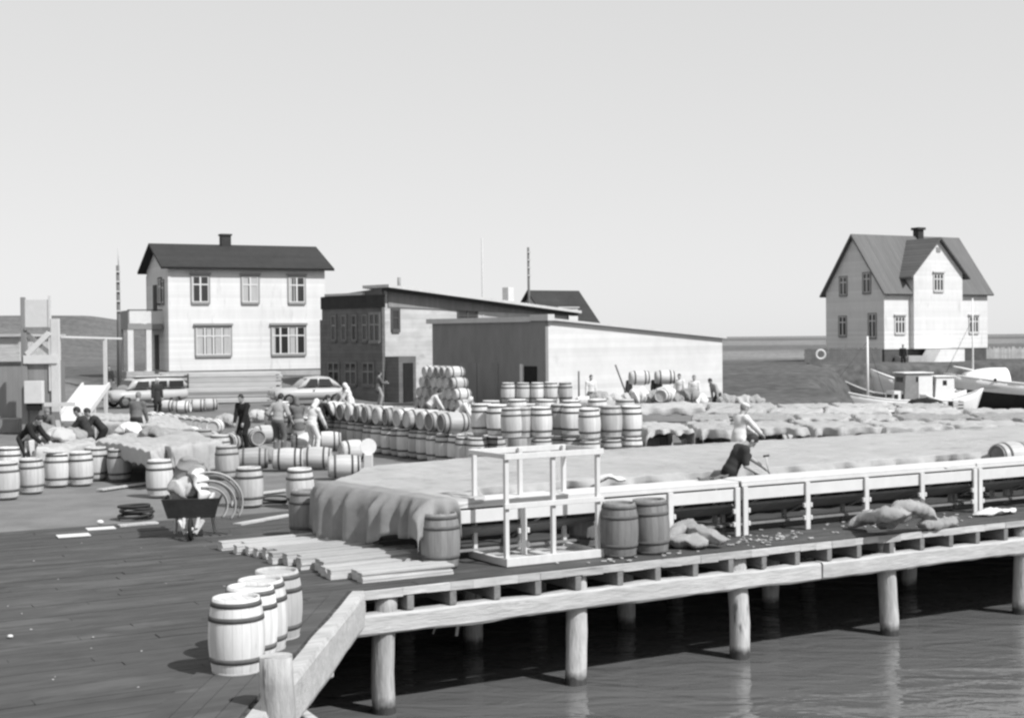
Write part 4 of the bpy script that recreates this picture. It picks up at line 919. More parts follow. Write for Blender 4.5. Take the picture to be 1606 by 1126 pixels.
# ================================================================ PEOPLE: one continuous skin per body, clothes as shells over it
def sdf_eval(X, prims, k):
    tot = None
    for p in prims:
        if p[0] == 'c':
            a, b, ra, rb = np.array(p[1]), np.array(p[2]), p[3], p[4]; ab = b-a; t = np.clip(((X-a)@ab)/max(ab@ab, 1e-9), 0, 1)
            d = np.linalg.norm(X-a-t[..., None]*ab, axis=-1)-(ra+(rb-ra)*t)
        else:
            c, Rm, h = np.array(p[1]), np.array(p[2]), np.array(p[3]); q = (X-c)@Rm
            if p[0] == 'e': l = np.linalg.norm(q/h, axis=-1); d = (l-1)*min(h)
            else: q = np.abs(q)-h+p[4]; d = np.linalg.norm(np.maximum(q, 0), axis=-1)+np.minimum(q.max(-1), 0)-p[4]
        if tot is None: tot = d
        else:
            h = np.clip(.5+.5*(d-tot)/k, 0, 1); tot = d*(1-h)+tot*h-k*h*(1-h) if False else d+(tot-d)*h-k*h*(1-h)
    return tot
def sdf_mesh(prims, res, k=.025, cut=None):
    lo = np.full(3, 1e9); hi = -lo
    for p in prims:
        if p[0] == 'c':
            for q, r in ((p[1], p[3]), (p[2], p[4])): lo = np.minimum(lo, np.array(q)-r); hi = np.maximum(hi, np.array(q)+r)
        else: r = np.linalg.norm(p[3]); lo = np.minimum(lo, np.array(p[1])-r); hi = np.maximum(hi, np.array(p[1])+r)
    lo -= 2.5*res; hi += 2.5*res; n = np.ceil((hi-lo)/res).astype(int)+1
    ax = [lo[i]+res*np.arange(n[i]) for i in range(3)]
    X = np.stack(np.meshgrid(*ax, indexing='ij'), -1); S = sdf_eval(X, prims, k)
    if cut is not None: S = np.maximum(S, cut(X))
    ins = S < 0
    c = [S[i:n[0]-1+i, j:n[1]-1+j, l:n[2]-1+l] for i in (0, 1) for j in (0, 1) for l in (0, 1)]
    sg = np.stack([a < 0 for a in c], -1); mix = sg.any(-1) & ~sg.all(-1); idx = -np.ones(mix.shape, int); cells = np.argwhere(mix); idx[mix] = np.arange(len(cells))
    V = np.zeros((len(cells), 3)); W_ = np.zeros(len(cells)); off = [(i, j, l) for i in (0, 1) for j in (0, 1) for l in (0, 1)]; cv = np.stack([a[mix] for a in c], -1)
    for a in range(8):
        for b in range(a+1, 8):
            if sum(abs(off[a][q]-off[b][q]) for q in range(3)) != 1: continue
            x, y = cv[:, a], cv[:, b]; m_ = (x < 0) != (y < 0); t = np.where(m_, x/np.where(m_, x-y, 1), 0)
            P = np.array(off[a])+t[:, None]*(np.array(off[b])-np.array(off[a])); V += P*m_[:, None]; W_ += m_
    V = lo+res*(cells+V/W_[:, None]); F = []
    for d in range(3):
        e1, e2 = [(1, 2), (2, 0), (0, 1)][d]; sl = [slice(1, None)]*3; sh = list(sl)
        A_ = ins[tuple(slice(0, -1) if q == d else slice(1, -1) for q in range(3))]; B_ = ins[tuple(slice(1, None) if q == d else slice(1, -1) for q in range(3))]
        for fl in (0, 1):
            ed = np.argwhere((A_ & ~B_) if fl == 0 else (~A_ & B_))
            if len(ed) == 0: continue
            g0 = ed.copy()
            for q in range(3):
                if q != d: g0[:, q] += 1
            u = np.zeros(3, int); v = np.zeros(3, int); u[e1] = 1; v[e2] = 1
            q = [idx[tuple((g0-a*u-b*v).T)] for a, b in ((1, 1), (0, 1), (0, 0), (1, 0))]
            q = np.stack(q, -1); F.append(q if fl == 0 else q[:, ::-1])
    return V, np.concatenate(F)
def ik(a, b, l1, l2, hint):
    a, b = Vector(a), Vector(b); d = b-a; L_ = min(d.length, (l1+l2)*.999); d.normalize(); b = a+d*L_
    x = (l1*l1-l2*l2+L_*L_)/(2*L_); h = math.sqrt(max(l1*l1-x*x, 0)); hn = Vector(hint); hn = (hn-d*hn.dot(d)).normalized()
    return a+d*x+hn*h, b
NP = [0]
def person(label, pos, face, H=1.74, lean=0, nod=10, twist=0, lh=None, rh=None, feet=((-.11, .0), (.11, .06)), top='clothmid', legs='clothdark', sleeve=1.0, skirt=None, apron=None, head='hair', scarf=None, hat=None, crouch=0, res=.024, cat='person', group=None, coat=0, gloves=False, eyes=False, skinm='skin'):
    """face: compass heading in degrees (0 = away from the camera, 90 = to the right); hands and feet in body axes (right, forward, up)"""
    NP[0] += 1; s = H/1.74; Ln = R(lean); V = Vector
    t = thing('person', label, cat, pos, -R(face), group); t.scale = (s, s, s)
    hip = V((0, -.16*math.sin(Ln), .94-crouch)); up = V((0, math.sin(Ln), math.cos(Ln))); fw = V((0, math.cos(Ln), -math.sin(Ln)))
    rx = V((math.cos(R(twist)), math.sin(R(twist)), 0)); ch = hip+up*.30; sh = hip+up*.475; nk = hip+up*.535
    nd = R(lean*.55+nod); hu = V((0, math.sin(nd), math.cos(nd))); hf = V((0, math.cos(nd), -math.sin(nd)))
    hc = nk+up*.05+hu*.125+hf*.025
    SL, SR = sh-rx*.185, sh+rx*.185
    lh = V(lh) if lh else V((-.26, .08-.0, .78)); rh = V(rh) if rh else V((.26, .08, .78))
    eL, wL = ik(SL, lh, .29, .265, (-.5, -.7, -.3)); eR, wR = ik(SR, rh, .29, .265, (.5, -.7, -.3))
    HL_, HR_ = hip+V((-.095, 0, -.02)), hip+V((.095, 0, -.02)); aL, aR = V((feet[0][0], feet[0][1], .085)), V((feet[1][0], feet[1][1], .085))
    kL, aL = ik(HL_, aL, .44, .44, (-.1, 1, 0)); kR, aR = ik(HR_, aR, .44, .44, (.1, 1, 0))
    I3 = np.eye(3); tl = lambda p: (p.x, p.y, p.z)
    Rt = np.array([list(rx), list(fw), list(up)]).T; Rh = np.array([[1, 0, 0], list(hf), list(hu)]).T
    B = [('e', tl(hip+up*.02), Rt, (.165, .118, .13)), ('e', tl(hip+up*.17), Rt, (.145, .105, .17)), ('e', tl(ch+up*.06), Rt, (.172, .118, .19)),
         ('c', tl(SL-up*.01), tl(SR-up*.01), .066, .066), ('c', tl(nk-up*.04), tl(nk+hu*.08), .062, .054)]
    for h_, k_, a_ in ((HL_, kL, aL), (HR_, kR, aR)):
        B += [('c', tl(h_), tl(k_), .088, .060), ('c', tl(k_), tl(k_.lerp(a_, .35)-V((0, .018, 0))), .057, .060), ('c', tl(k_.lerp(a_, .35)-V((0, .018, 0))), tl(a_), .058, .038), ('c', tl(a_+V((0, -.03, -.045))), tl(a_+V((0, .16, -.055))), .038, .030)]
    arm = []
    for S_, e_, w_, sd in ((SL, eL, wL, -1), (SR, eR, wR, 1)):
        arm += [('c', tl(S_), tl(e_), .056, .042), ('c', tl(e_), tl(w_), .043, .028)]
        d = (w_-e_).normalized(); sdv = d.cross(V((0, 0, 1))); sdv = (sdv if sdv.length > .2 else V((1, 0, 0))).normalized(); dn = d.cross(sdv).normalized(); dn = dn if dn.z < 0 else -dn
        pm = w_+d*.055; arm.append(('c', tl(w_), tl(w_+d*.085), .028, .034)); arm.append(('c', tl(w_+d*.03-sdv*.014), tl(w_+d*.09-sdv*.022), .024, .022)); arm.append(('c', tl(w_+d*.03+sdv*.014), tl(w_+d*.09+sdv*.022), .024, .022))
        for q, ln in ((-.036, .062), (-.012, .076), (.012, .080), (.036, .070)):
            a = w_+d*.10+sdv*q; b_ = a+d*ln*.55+dn*.012; c_ = b_+d*ln*.35+dn*ln*.38
            arm += [('c', tl(a), tl(b_), .0105, .0095), ('c', tl(b_), tl(c_), .0095, .0085)]
        th = w_+d*.04-sdv*sd*.030; arm += [('c', tl(th), tl(th+d*.045-sdv*sd*.03+dn*.015), .014, .011), ('c', tl(th+d*.045-sdv*sd*.03+dn*.015), tl(th+d*.08-sdv*sd*.03+dn*.03), .011, .009)]
    HD = [('e', tl(hc+hu*.02), Rh, (.076, .097, .108)), ('e', tl(hc-hu*.055+hf*.022), Rh, (.058, .068, .065)), ('c', tl(hc+hf*.092+hu*.01), tl(hc+hf*.112-hu*.022), .011, .016),
          ('c', tl(hc+hf*.083-hu*.062-V((.018, 0, 0))), tl(hc+hf*.083-hu*.062+V((.018, 0, 0))), .009, .009), ('c', tl(hc+hf*.075-hu*.10), tl(hc+hf*.07-hu*.10), .022, .022),
          ('e', tl(hc-V((.078, 0, 0))-hu*.005), Rh, (.014, .026, .034)), ('e', tl(hc+V((.078, 0, 0))-hu*.005), Rh, (.014, .026, .034)),
          ('c', tl(hc+hf*.086+hu*.03-V((.035, 0, 0))), tl(hc+hf*.086+hu*.03+V((.035, 0, 0))), .011, .011)]
    Vv, F = sdf_mesh(B+arm+HD, res, .016 if res < .015 else .02); raw('body', Vv.tolist(), F.tolist(), M[skinm], t)
    if eyes:
        for x in (-.031, .031): MB().ball(hc+hf*.088+hu*.008+V((x, 0, 0)), .012, 5).build('eye', M['clothblack'], t)
    def shell(name, prims, m, k=.03, cut=None): Vv, F = sdf_mesh(prims, res*1.05, k, cut); return raw(name, Vv.tolist(), F.tolist(), M[m], t)
    g = .018
    # legs: trousers or skirt
    if skirt:
        bot = .42; shell('skirt', [('c', tl(hip+up*.06), tl(V((0, .0, bot))), .165, .235), ('e', tl(hip), Rt, (.185, .14, .14))], skirt, .05)
    tr = [('e', tl(hip+up*.01), Rt, (.165+g, .118+g, .135))]
    for h_, k_, a_ in ((HL_, kL, aL), (HR_, kR, aR)):
        tr += [('c', tl(h_), tl(k_), .088+g, .066+g), ('c', tl(k_), tl(k_.lerp(a_, .93)), .064+g, .052+g)]
    shell('trousers', tr, legs if not skirt else 'boot')
    for a_ in (aL, aR): shell('boot', [('c', tl(a_+V((0, 0, .05))), tl(a_+V((0, -.01, -.03))), .055, .052), ('c', tl(a_+V((0, -.03, -.042))), tl(a_+V((0, .17, -.05))), .043, .036)], 'boot', .02)
    # upper garment
    tp = [('e', tl(hip+up*.17), Rt, (.150+g, .112+g, .18)), ('e', tl(ch+up*.06), Rt, (.172+g, .120+g, .195)), ('c', tl(SL-up*.01), tl(SR-up*.01), .068+g, .068+g)]
    if coat: tp += [('c', tl(hip+up*.1), tl(hip-V((0, 0, coat))-V((0,0,0))), .165, .195), ('e', tl(hip), Rt, (.19, .145, .15))]
    else: tp += [('e', tl(hip+up*.05), Rt, (.168+g, .122+g, .10))]
    for S_, e_, w_ in ((SL, eL, wL), (SR, eR, wR)):
        tp.append(('c', tl(S_), tl(S_.lerp(e_, min(1, sleeve*2))), .060+g, .050+g))
        if sleeve > .5: tp.append(('c', tl(e_), tl(e_.lerp(w_, (sleeve-.5)*2*.96)), .048+g, .036+g))
    shell('coat' if coat else 'shirt', tp, top)
    if apron: shell('apron', [('b', tl(hip+fw*.115+up*.05-V((0, 0, .0))), Rt, (.17, .02, .22), .015), ('b', tl(V((0, hip.y+.15+.1*math.sin(Ln), .62))), I3, (.19, .022, .26), .015)], apron, .06)
    if scarf:
        cutf = (lambda hc_, hf_: (lambda X: (X-np.array(tl(hc_)))@np.array(tl(hf_))-.062))(hc, hf)
        shell('headscarf', [('e', tl(hc+hu*.02-hf*.008), Rh, (.096, .112, .128)), ('c', tl(hc-hu*.06-hf*.03), tl(nk+up*.03-fw*.04), .085, .09)], scarf, .03, cutf)
    elif hat:
        shell('cap', [('e', tl(hc+hu*.075-hf*.005), Rh, (.098, .115, .06)), ('e', tl(hc+hu*.062+hf*.10), Rh, (.07, .06, .012))], hat, .02)
    if head and not scarf:
        cutf = (lambda hc_, hf_, hu_: (lambda X: np.maximum((X-np.array(tl(hc_)))@np.array(tl(hf_*.9-hu_*.55))-.030, -((X-np.array(tl(hc_)))@np.array(tl(hu_))+.07))))(hc, hf, hu)
        shell('hair', [('e', tl(hc+hu*.026-hf*.004), Rh, (.087, .108, .118))], head, .02, cutf)
    if gloves:
        for e_, w_ in ((eL, wL), (eR, wR)): d = (w_-e_).normalized(); shell('glove', [('c', tl(w_-d*.05), tl(w_+d*.10), .043, .046)], 'clothwhite')
    return t
def at(x, y, z=0): return G(x, y, z)
# the man at the bench
e_m = 8.0
for _ in range(40): e_m += (1150-PX(EN(e_m, 2.33, .95))[0])*.008
pm = EN(e_m, 2.33)
person('man in dark short-sleeved shirt bending over the white bench, hammer in hand', pm, 80, 1.78, 30, 42, 0, lh=(-.12, .62, .99), rh=(.10, .36, .95), feet=((-.12, -.05), (.12, -.12)), top='clothdark', legs='clothblack', sleeve=.40, head='hair', res=.0125, eyes=True)
pw_ = A(1160, 720, 33.2); pw_.z = 0
person('worker in white coat and white cap standing behind the burlap, arm reaching right', pw_, 62, 1.80, 10, 16, 0, lh=(-.10, .52, 1.02), rh=(.16, .55, .98), top='clothwhite', legs='clothwhite', coat=.35, hat='clothwhite', res=.02, eyes=True, head='hairfair')
# left side
def P_(x, y, z=0): p = G(x, y, z); p.z = 0; return p
person('worker in black jacket and white apron bent over barrels at left', P_(42, 742), 110, 1.70, 48, 10, 0, lh=(-.15, .62, .86), rh=(.15, .58, .84), top='clothblack', legs='clothdark', apron='clothwhite', head='hair', res=.02)
person('stooping worker in grey smock behind the burlap heap, facing the camera', P_(70, 722), 150, 1.70, 46, 12, 0, lh=(-.18, .60, .80), rh=(.18, .56, .80), top='clothmid', legs='clothmid', head='hairfair', res=.022)
person('slim worker in dark clothes bending left with white gloves', P_(137, 734), 268, 1.70, 26, 10, 0, lh=(-.12, .5, .95), rh=(.12, .48, .9), top='clothdark', legs='clothdark', gloves=True, head='hair', res=.02)
person('dark clothed worker stooping behind the slim one with white gloves', P_(158, 724), 250, 1.66, 40, 10, 0, lh=(-.16, .52, .84), rh=(.16, .5, .82), top='clothdark', legs='clothblack', head='hair', res=.022)
person('man in grey sweater seen from behind among the left burlap rows', P_(215, 704), 10, 1.78, 12, 8, 0, lh=(-.24, .22, .86), rh=(.24, .24, .86), top='clothmid', legs='clothdark', head='hairfair', res=.02)
person('figure in dark coat with pale scarf beside the van', P_(246, 652), 140, 1.7, 8, 10, 0, top='clothdark', legs='clothblack', scarf='clothwhite', coat=.2, res=.024)
person('worker in long black jacket standing among the lying barrels', P_(383, 706), 205, 1.72, 10, 12, 0, lh=(-.16, .28, .86), rh=(.18, .26, .84), top='clothblack', legs='clothblack', coat=.12, head='hair', res=.02)
person('man in grey shirt and dark trousers with his back to the camera', P_(437, 712), 20, 1.80, 14, 10, 0, lh=(-.30, .16, .98), rh=(.32, .20, .96), top='clothpale', legs='clothmid', sleeve=.8, head='hair', res=.02)
person('woman in speckled smock between the grey shirted man and the headscarf', P_(468, 708), 330, 1.66, 12, 12, 0, lh=(-.2, .32, .9), rh=(.2, .34, .92), top='clothmid', legs='clothpale', skirt='clothpale', scarf='clothmid', coat=.2, res=.02)
person('worker all in white with white headscarf, back to the camera', P_(490, 712), 40, 1.64, 16, 14, 0, lh=(-.2, .36, .9), rh=(.2, .38, .9), top='clothwhite', legs='clothwhite', scarf='clothwhite', feet=((-.17, 0), (.17, .05)), res=.02)
person('worker with dark apron beside the headscarfed one, half hidden by barrels', P_(504, 700), 60, 1.66, 22, 12, 0, lh=(-.2, .42, .88), rh=(.2, .4, .86), top='clothdark', legs='clothdark', head='hair', res=.022)
person('worker bending over the standing barrels by the car, darker of the pair', P_(529, 668), 95, 1.66, 34, 12, 0, lh=(-.2, .5, .9), rh=(.2, .5, .9), top='clothpale', legs='clothmid', head='hair', res=.024)
person('worker in white smock and headscarf behind the barrel wall near the car', P_(549, 668), 275, 1.70, 16, 14, 0, lh=(-.2, .4, .92), rh=(.2, .4, .94), top='clothwhite', legs='clothwhite', scarf='clothwhite', coat=.25, res=.024)
person('man standing at the dark lobby of the store, arms raised to the chest', A(594, 637, 72.5)*1+Vector((0, 0, 0)) if False else P_(594, 637), 70, 1.74, 4, 4, 0, lh=(-.08, .36, 1.22), rh=(.12, .40, 1.16), top='clothmid', legs='clothpale', head='hair', coat=.1, res=.026)
person('bent worker in white at the dim end of the barrel pyramid', P_(676, 672), 80, 1.6, 40, 10, 0, lh=(-.2, .5, .8), rh=(.2, .5, .8), top='clothwhite', legs='clothmid', head='hair', res=.026)
person('worker in white kerchief at the near end of the pyramid', P_(722, 690), 100, 1.6, 44, 10, 0, lh=(-.2, .5, .8), rh=(.2, .5, .8), top='clothwhite', legs='clothmid', scarf='clothwhite', res=.026)
for x, y, lb, kw in ((927, 646, 'dark haired figure against the pale warehouse wall, nearest its left corner', dict(top='clothwhite', legs='clothmid', head='hair', face=170)),
    (985, 644, 'dark figure leaning on a pole before the warehouse', dict(top='clothdark', legs='clothdark', head='hair', face=120, lean=14)),
    (1030, 644, 'dark figure between the two far lying barrels', dict(top='clothblack', legs='clothdark', head='hair', face=180)),
    (1066, 644, 'dark haired worker in white behind the sacks by the warehouse', dict(top='clothwhite', legs='clothpale', head='hair', face=200)),
    (1089, 648, 'pale clothed worker facing the camera near the far warehouse corner', dict(top='clothwhite', legs='clothwhite', head='hairfair', face=190)),
    (1124, 650, 'worker bending at the far corner of the warehouse', dict(top='clothpale', legs='clothdark', head='hair', face=250, lean=34))):
    person(lb, P_(x, y), H=1.66, res=.03, **kw)
person('tiny dark figure standing on the steps of the gabled house', Vector((A(1416, 552, 107).x, 107, A(1416, 576, 107).z)), 180, 1.7, top='clothblack', legs='clothblack', res=.034)
q = A(171, 596, 79); person('tiny figure standing by the porch of the white house', Vector((q.x, q.y, hgt(q.x, q.y))), 170, 1.7, top='clothdark', legs='clothmid', head='hair', res=.034)
# his hammer
hm = MB(); hm.tube([(0, 0, 0), (0, .02, .30)], .012, 8); h0 = hm.build('hammer', M['rack']); hd_ = MB().tube([(-.05, .02, .29), (.06, .02, .29)], .018, 8).build('hammer_head', M['iron'], h0)
fwd = Vector((math.sin(R(80)), math.cos(R(80)), 0)); h0.location = pm+fwd*.66+Vector((0, 0, .955)); h0.rotation_euler = (0, R(-8), 0); tag(h0, 'small hammer standing on its handle on the bench before the man', 'hammer')
# ================================================================ VEHICLES
def car_body(L, Wd, prof_lo, prof_hi, name, m, parent):
    """prof: list of (x, z_low, z_high, half width) stations, lofted with rounded corners"""
    P = []
    for x, zl, zh, w in prof_lo:
        row = []
        for a in range(17):
            t = 2*math.pi*a/16; c, s = math.cos(t), math.sin(t); q = 3.2
            row.append((x, w*math.copysign(abs(c)**(2/q), c), (zl+zh)/2+(zh-zl)/2*math.copysign(abs(s)**(2/q), s)))
        P.append(row)
    mb = MB().grid(P); b = len(mb.v)
    mb.f.append(tuple(range(16))); mb.m.append(0); mb.s.append(False); mb.f.append(tuple(b-17+k for k in range(16))); mb.m.append(0); mb.s.append(False)
    return mb.build(name, M[m], parent)
def wheel(parent, x, y, r, w=.18):
    o = MB().lathe([(r*.55, -w/2), (r*.95, -w/2), (r, -w*.3), (r, w*.3), (r*.95, w/2), (r*.55, w/2), (.001, w*.42)], 24).build('wheel', M['tyre'], parent)
    o.location = (x, y, r); o.rotation_euler = (R(90), 0, 0)
    for s in (-1, 1):
        h = MB().lathe([(.001, s*w*.55), (r*.35, s*w*.53), (r*.56, s*w*.505)], 20).build('rim', M['chrome'], o)
def side_panes(parent, quads, y, m='glass'):
    for q in quads:
        for s in (-1, 1): MB().prism([(x, s*(y(z)), z) for x, z in q], (0, s*.014, 0)).build('window', M[m], parent)
p = A(430, 636, 72.5); q = A(533, 634, 74); yaw = math.atan2(q.y-p.y, q.x-p.x)
c = thing('sedan', 'pale saloon car parked behind the workers, in front of the white house', 'car', ((p.x+q.x)/2, (p.y+q.y)/2+.7, .0), yaw)
LC = 4.0
car_body(LC, 1.7, [(-2.05, .42, .62, .55), (-1.98, .30, .80, .72), (-1.5, .25, .90, .80), (-.8, .24, .92, .83), (0, .24, .93, .84), (.9, .24, .93, .83), (1.6, .26, .90, .79), (1.95, .32, .82, .70), (2.02, .45, .66, .55)], None, 'body', 'carpaint', c)
car_body(LC, 1.5, [(-.78, .88, .93, .70), (-.45, .88, 1.28, .66), (-.15, .88, 1.46, .63), (.5, .88, 1.50, .62), (1.0, .88, 1.44, .62), (1.35, .88, 1.18, .65), (1.55, .88, .93, .68)], None, 'cabin', 'carpaint', c)
side_panes(c, [[(-.42, .97), (.28, .97), (.28, 1.36), (-.12, 1.36)], [(.36, .97), (1.12, .97), (.92, 1.34), (.36, 1.36)]], lambda z: .668-.05*(z-.97)*2)
MB().prism([(-.70, -.55, .96), (-.70, .55, .96), (-.26, .50, 1.37), (-.26, -.50, 1.37)], (-.03, 0, .02)).build('windscreen', M['glass'], c)
for x in (-1.3, 1.25):
    for y in (-.72, .72): wheel(c, x, y, .31)
for y in (-.55, .55):
    o = MB().lathe([(.001, .03), (.09, .02), (.10, 0)], 14).build('headlight', M['chrome'], c); o.location = (-2.02, y, .66); o.rotation_euler = (0, R(-90), 0)
MB().box(-2.12, -2.06, -.72, .72, .40, .50).build('bumper', M['chrome'], c, .015); MB().box(2.04, 2.10, -.72, .72, .40, .50).build('bumper', M['chrome'], c, .015)
for s in (-1, 1): MB().box(-.05, .10, s*.845-.01, s*.845+.01, .76, .79).build('handle', M['chrome'], c)
# light-roofed van behind the left sheets
p = A(150, 634, 71); q = A(288, 630, 74)
v = thing('van', 'light-roofed van with dark side windows parked below the porch of the white house', 'van', ((p.x+q.x)/2, (p.y+q.y)/2+.8, 0), math.atan2(q.y-p.y, q.x-p.x))
car_body(4.2, 1.8, [(-2.1, .40, .75, .6), (-2.02, .30, .86, .78), (-1.4, .26, .92, .84), (0, .26, .93, .86), (1.2, .26, .93, .86), (2.0, .30, .93, .84), (2.1, .38, .90, .78)], None, 'body', 'carpaint', v)
car_body(3.2, 1.7, [(-1.25, .90, .96, .74), (-.95, .90, 1.35, .74), (-.8, .90, 1.50, .73), (0, .90, 1.55, .74), (1.0, .90, 1.55, .74), (1.85, .90, 1.50, .73), (2.0, .90, 1.3, .73), (2.05, .90, 1.0, .72)], None, 'cabin', 'carpaint', v)
side_panes(v, [[(-.85, 1.0), (-.08, 1.0), (-.08, 1.34), (-.68, 1.34)], [(.06, 1.0), (.92, 1.0), (.92, 1.34), (.06, 1.34)], [(1.05, 1.0), (1.85, 1.0), (1.85, 1.34), (1.05, 1.34)]], lambda z: .75-.02*(z-1))
MB().prism([(-1.16, -.6, 1.0), (-1.16, .6, 1.0), (-.92, .58, 1.38), (-.92, -.58, 1.38)], (-.03, 0, .01)).build('windscreen', M['glass'], v)
MB().box(-.75, 1.95, -.66, .66, 1.552, 1.60).build('roof_rack', M['trimpale'], v, .02)
for x in (-1.4, 1.35):
    for y in (-.74, .74): wheel(v, x, y, .33)
for y in (-.5, .5):
    o = MB().lathe([(.001, .03), (.10, .02), (.11, 0)], 14).build('headlight', M['chrome'], v); o.location = (-2.09, y, .66); o.rotation_euler = (0, R(-90), 0)
MB().box(-2.2, -2.14, -.75, .75, .38, .50).build('bumper', M['chrome'], v, .015)
# flat cart with dark rails by the van
p = A(250, 628, 76.5); t = thing('cart', 'dark slatted cart standing between the van and the lumber', 'cart', (p.x, p.y, 0), R(5))
for k in range(4): MB().box(0, 1.6, -.03, 0, .55+.28*k, .70+.28*k).build('side_board', M['darkwood'], t)
for x in (.05, 1.5): MB().box(x, x+.08, .002, .08, .3, 1.6).build('stake', M['darkwood'], t)
MB().box(0, 1.6, .1, 1.6, .42, .54).build('bed', M['darkwood'], t); MB().box(0, 1.6, -.03, .06, 1.62, 1.72).build('side_board', M['lumber'], t)
for x in (.3, 1.3): wheel(t, x, .3, .3, .1)
# lumber stacks
g = 'lumber stacks before the white house'
def lumber(pa, pb, z0, z1, dep, lb, seed):
    a, b = A(*pa), A(*pb); r = random.Random(seed); L = (b-a).length; m = MB(); z = z0
    while z < z1:
        y = 0
        while y < dep:
            wd = r.uniform(.14, .22); x0 = r.uniform(-.15, .15); m.box(x0, L+r.uniform(-.3, .15), y, y+wd-.012, z, z+.045); y += wd
        z += .052
        if r.random() < .12: z += .03
    o = m.build('lumber_stack', M['lumber']); o.location = (a.x, a.y, 0); o.rotation_euler = (0, 0, math.atan2(b.y-a.y, b.x-a.x)); tag(o, lb, 'lumber stack', g, 'thing')
lumber((283, 632, 75.5), (425, 632, 76.5), .05, .78, 1.2, 'long low stack of pale boards before the white house, nearer one', 1)
lumber((272, 610, 77.5), (440, 610, 79), .1, 1.62, 1.2, 'taller stack of pale boards right under the white house wall', 2)
lumber((205, 606, 80.5), (262, 606, 80), 1.2, 1.5, .8, 'small pile of pale boards at the foot of the porch', 3)
def leafy(name, label, base, h, w, n, seed, m='leaf', cat='shrub'):
    r = random.Random(seed); t = thing(name, label, cat, base); mb = MB()
    lob = [(r.uniform(-w, w)*.6, r.uniform(-w, w)*.4, h*r.uniform(.4, .8), r.uniform(.3, .5)*w) for _ in range(7)]
    for _ in range(n):
        x, y, z, q = r.choice(lob); d = Vector((r.gauss(0, 1), r.gauss(0, 1), r.gauss(0, 1))).normalized()*q*r.uniform(.55, 1.05); c = Vector((x, y, z))+d; c.z = max(c.z, .02)
        a = Vector((r.gauss(0, 1), r.gauss(0, 1), r.gauss(0, 1))).normalized()*.09; b = a.cross(Vector((r.gauss(0, 1), r.gauss(0, 1), r.gauss(0, 1)))).normalized()*.05
        mb.add([c-a, c+b, c+a, c-b], [(0, 1, 2, 3)])
    mb.build('leaves', M[m], t, fix=False)
    s = MB()
    for k in range(5): s.tube([(r.uniform(-.1, .1), r.uniform(-.1, .1), 0), (lob[k][0]*.6, lob[k][1]*.6, lob[k][2]*.6), lob[k][:3]], [.03, .02, .01], 5)
    s.build('stem', M['darkwood'], t)
b_ = A(278, 591, 81); leafy('shrub', 'dark two-lobed shrub at the near corner of the white house', (b_.x, b_.y, hgt(b_.x, b_.y)), .75, .45, 900, 3)
b_ = A(381, 590, 80.5); t = thing('crate', 'slatted wooden crate leaning at the wall of the white house', 'crate', (b_.x, b_.y, hgt(b_.x, b_.y)-.02), R(6))
for k in range(5): MB().box(.16*k, .16*k+.10, 0, .02, 0, .62).build('slat', M['oldwood'], t)
MB().box(-.02, .78, .022, .05, .1, .18).box(-.02, .78, .022, .05, .45, .53).build('rail', M['oldwood'], t)

# ================================================================ LEFT EDGE: HOIST FRAME, SHED, CHUTE, FLUME
YT = 52; base = A(36, 700, YT)
def tz(py, px=60): return A(px, py, YT).z
def tx(px): return A(px, 560, YT).x-base.x
t = thing('hoist_frame', 'pale timber hoist frame with cross-braced window standing at the left edge', 'hoist frame', (base.x, base.y, 0), 0)
MB().box(tx(33), tx(39), 0, .16, 0, tz(466)).build('post', M['wallgrey'], t)
MB().box(tx(80), tx(92), 0, .2, 0, tz(500)).build('post', M['rack'], t); MB().box(tx(76), tx(79.5), .02, .14, 1.6, tz(464)).build('post', M['rack'], t)
MB().box(tx(38.2), tx(42), .01, .14, 0, tz(514)).build('post', M['wallgrey'], t)
MB().box(tx(39.3), tx(75.8), .05, .08, tz(513), tz(470)).build('upper_panel', M['white'], t)
MB().box(tx(37), tx(90), -.05, -.003, tz(570), tz(557)).build('cross_board', M['white'], t); MB().box(tx(39), tx(80), -.04, -.003, tz(518), tz(513.5)).build('cross_board', M['wallgrey'], t)
MB().beam((tx(42), -.01, tz(556)), (tx(78), -.01, tz(522)), .07, .2).build('brace', M['white'], t); MB().beam((tx(42), .07, tz(524)), (tx(78), .07, tz(555)), .06, .16).build('brace', M['wallgrey'], t)
MB().box(tx(42.2), tx(79.5), .08, .11, 0, tz(571)).build('back_panel', M['wallgrey'], t)
MB().box(tx(42), tx(70), -.35, -.06, tz(632), tz(597)).build('chute_box', M['white'], t, .01)
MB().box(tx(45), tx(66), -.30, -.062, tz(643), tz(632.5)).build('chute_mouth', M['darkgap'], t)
MB().box(tx(72), tx(120), -.3, -.2, tz(637), tz(631)).build('rail', M['rack'], t)
sb = A(-60, 700, 54); t = thing('shed', 'grey board shed cut off by the left edge of the photo behind the hoist frame', 'shed', (sb.x, sb.y, 0), 0)
sw = A(37, 600, 54).x-sb.x; h1 = A(20, 528, 54).z
MB().box(0, sw, 0, 5, 0, A(20, 570, 54).z).build('wall', M['wallgrey'], t); MB().box(0, sw-.15, .02, 5, A(20, 568, 54).z, h1).build('upper_wall', M['oldwood'], t)
MB().box(-.1, sw, -.05, .018, A(20, 571, 54).z, A(20, 567, 54).z).build('ledge', M['darkwood'], t); MB().box(-.2, sw+.0, -.15, 5.2, h1+.003, h1+.1).build('roof', M['trimpale'], t)
MB().box(0, sw+.2, -1.2, -.06, 0, A(20, 657, 53).z).build('platform', M['burlapdark'], t)
a, b = A(108, 660, 53), A(150, 604, 56); t = thing('chute', 'sloping white plank chute rising to the right of the hoist frame', 'chute', (a.x, a.y, 0), 0)
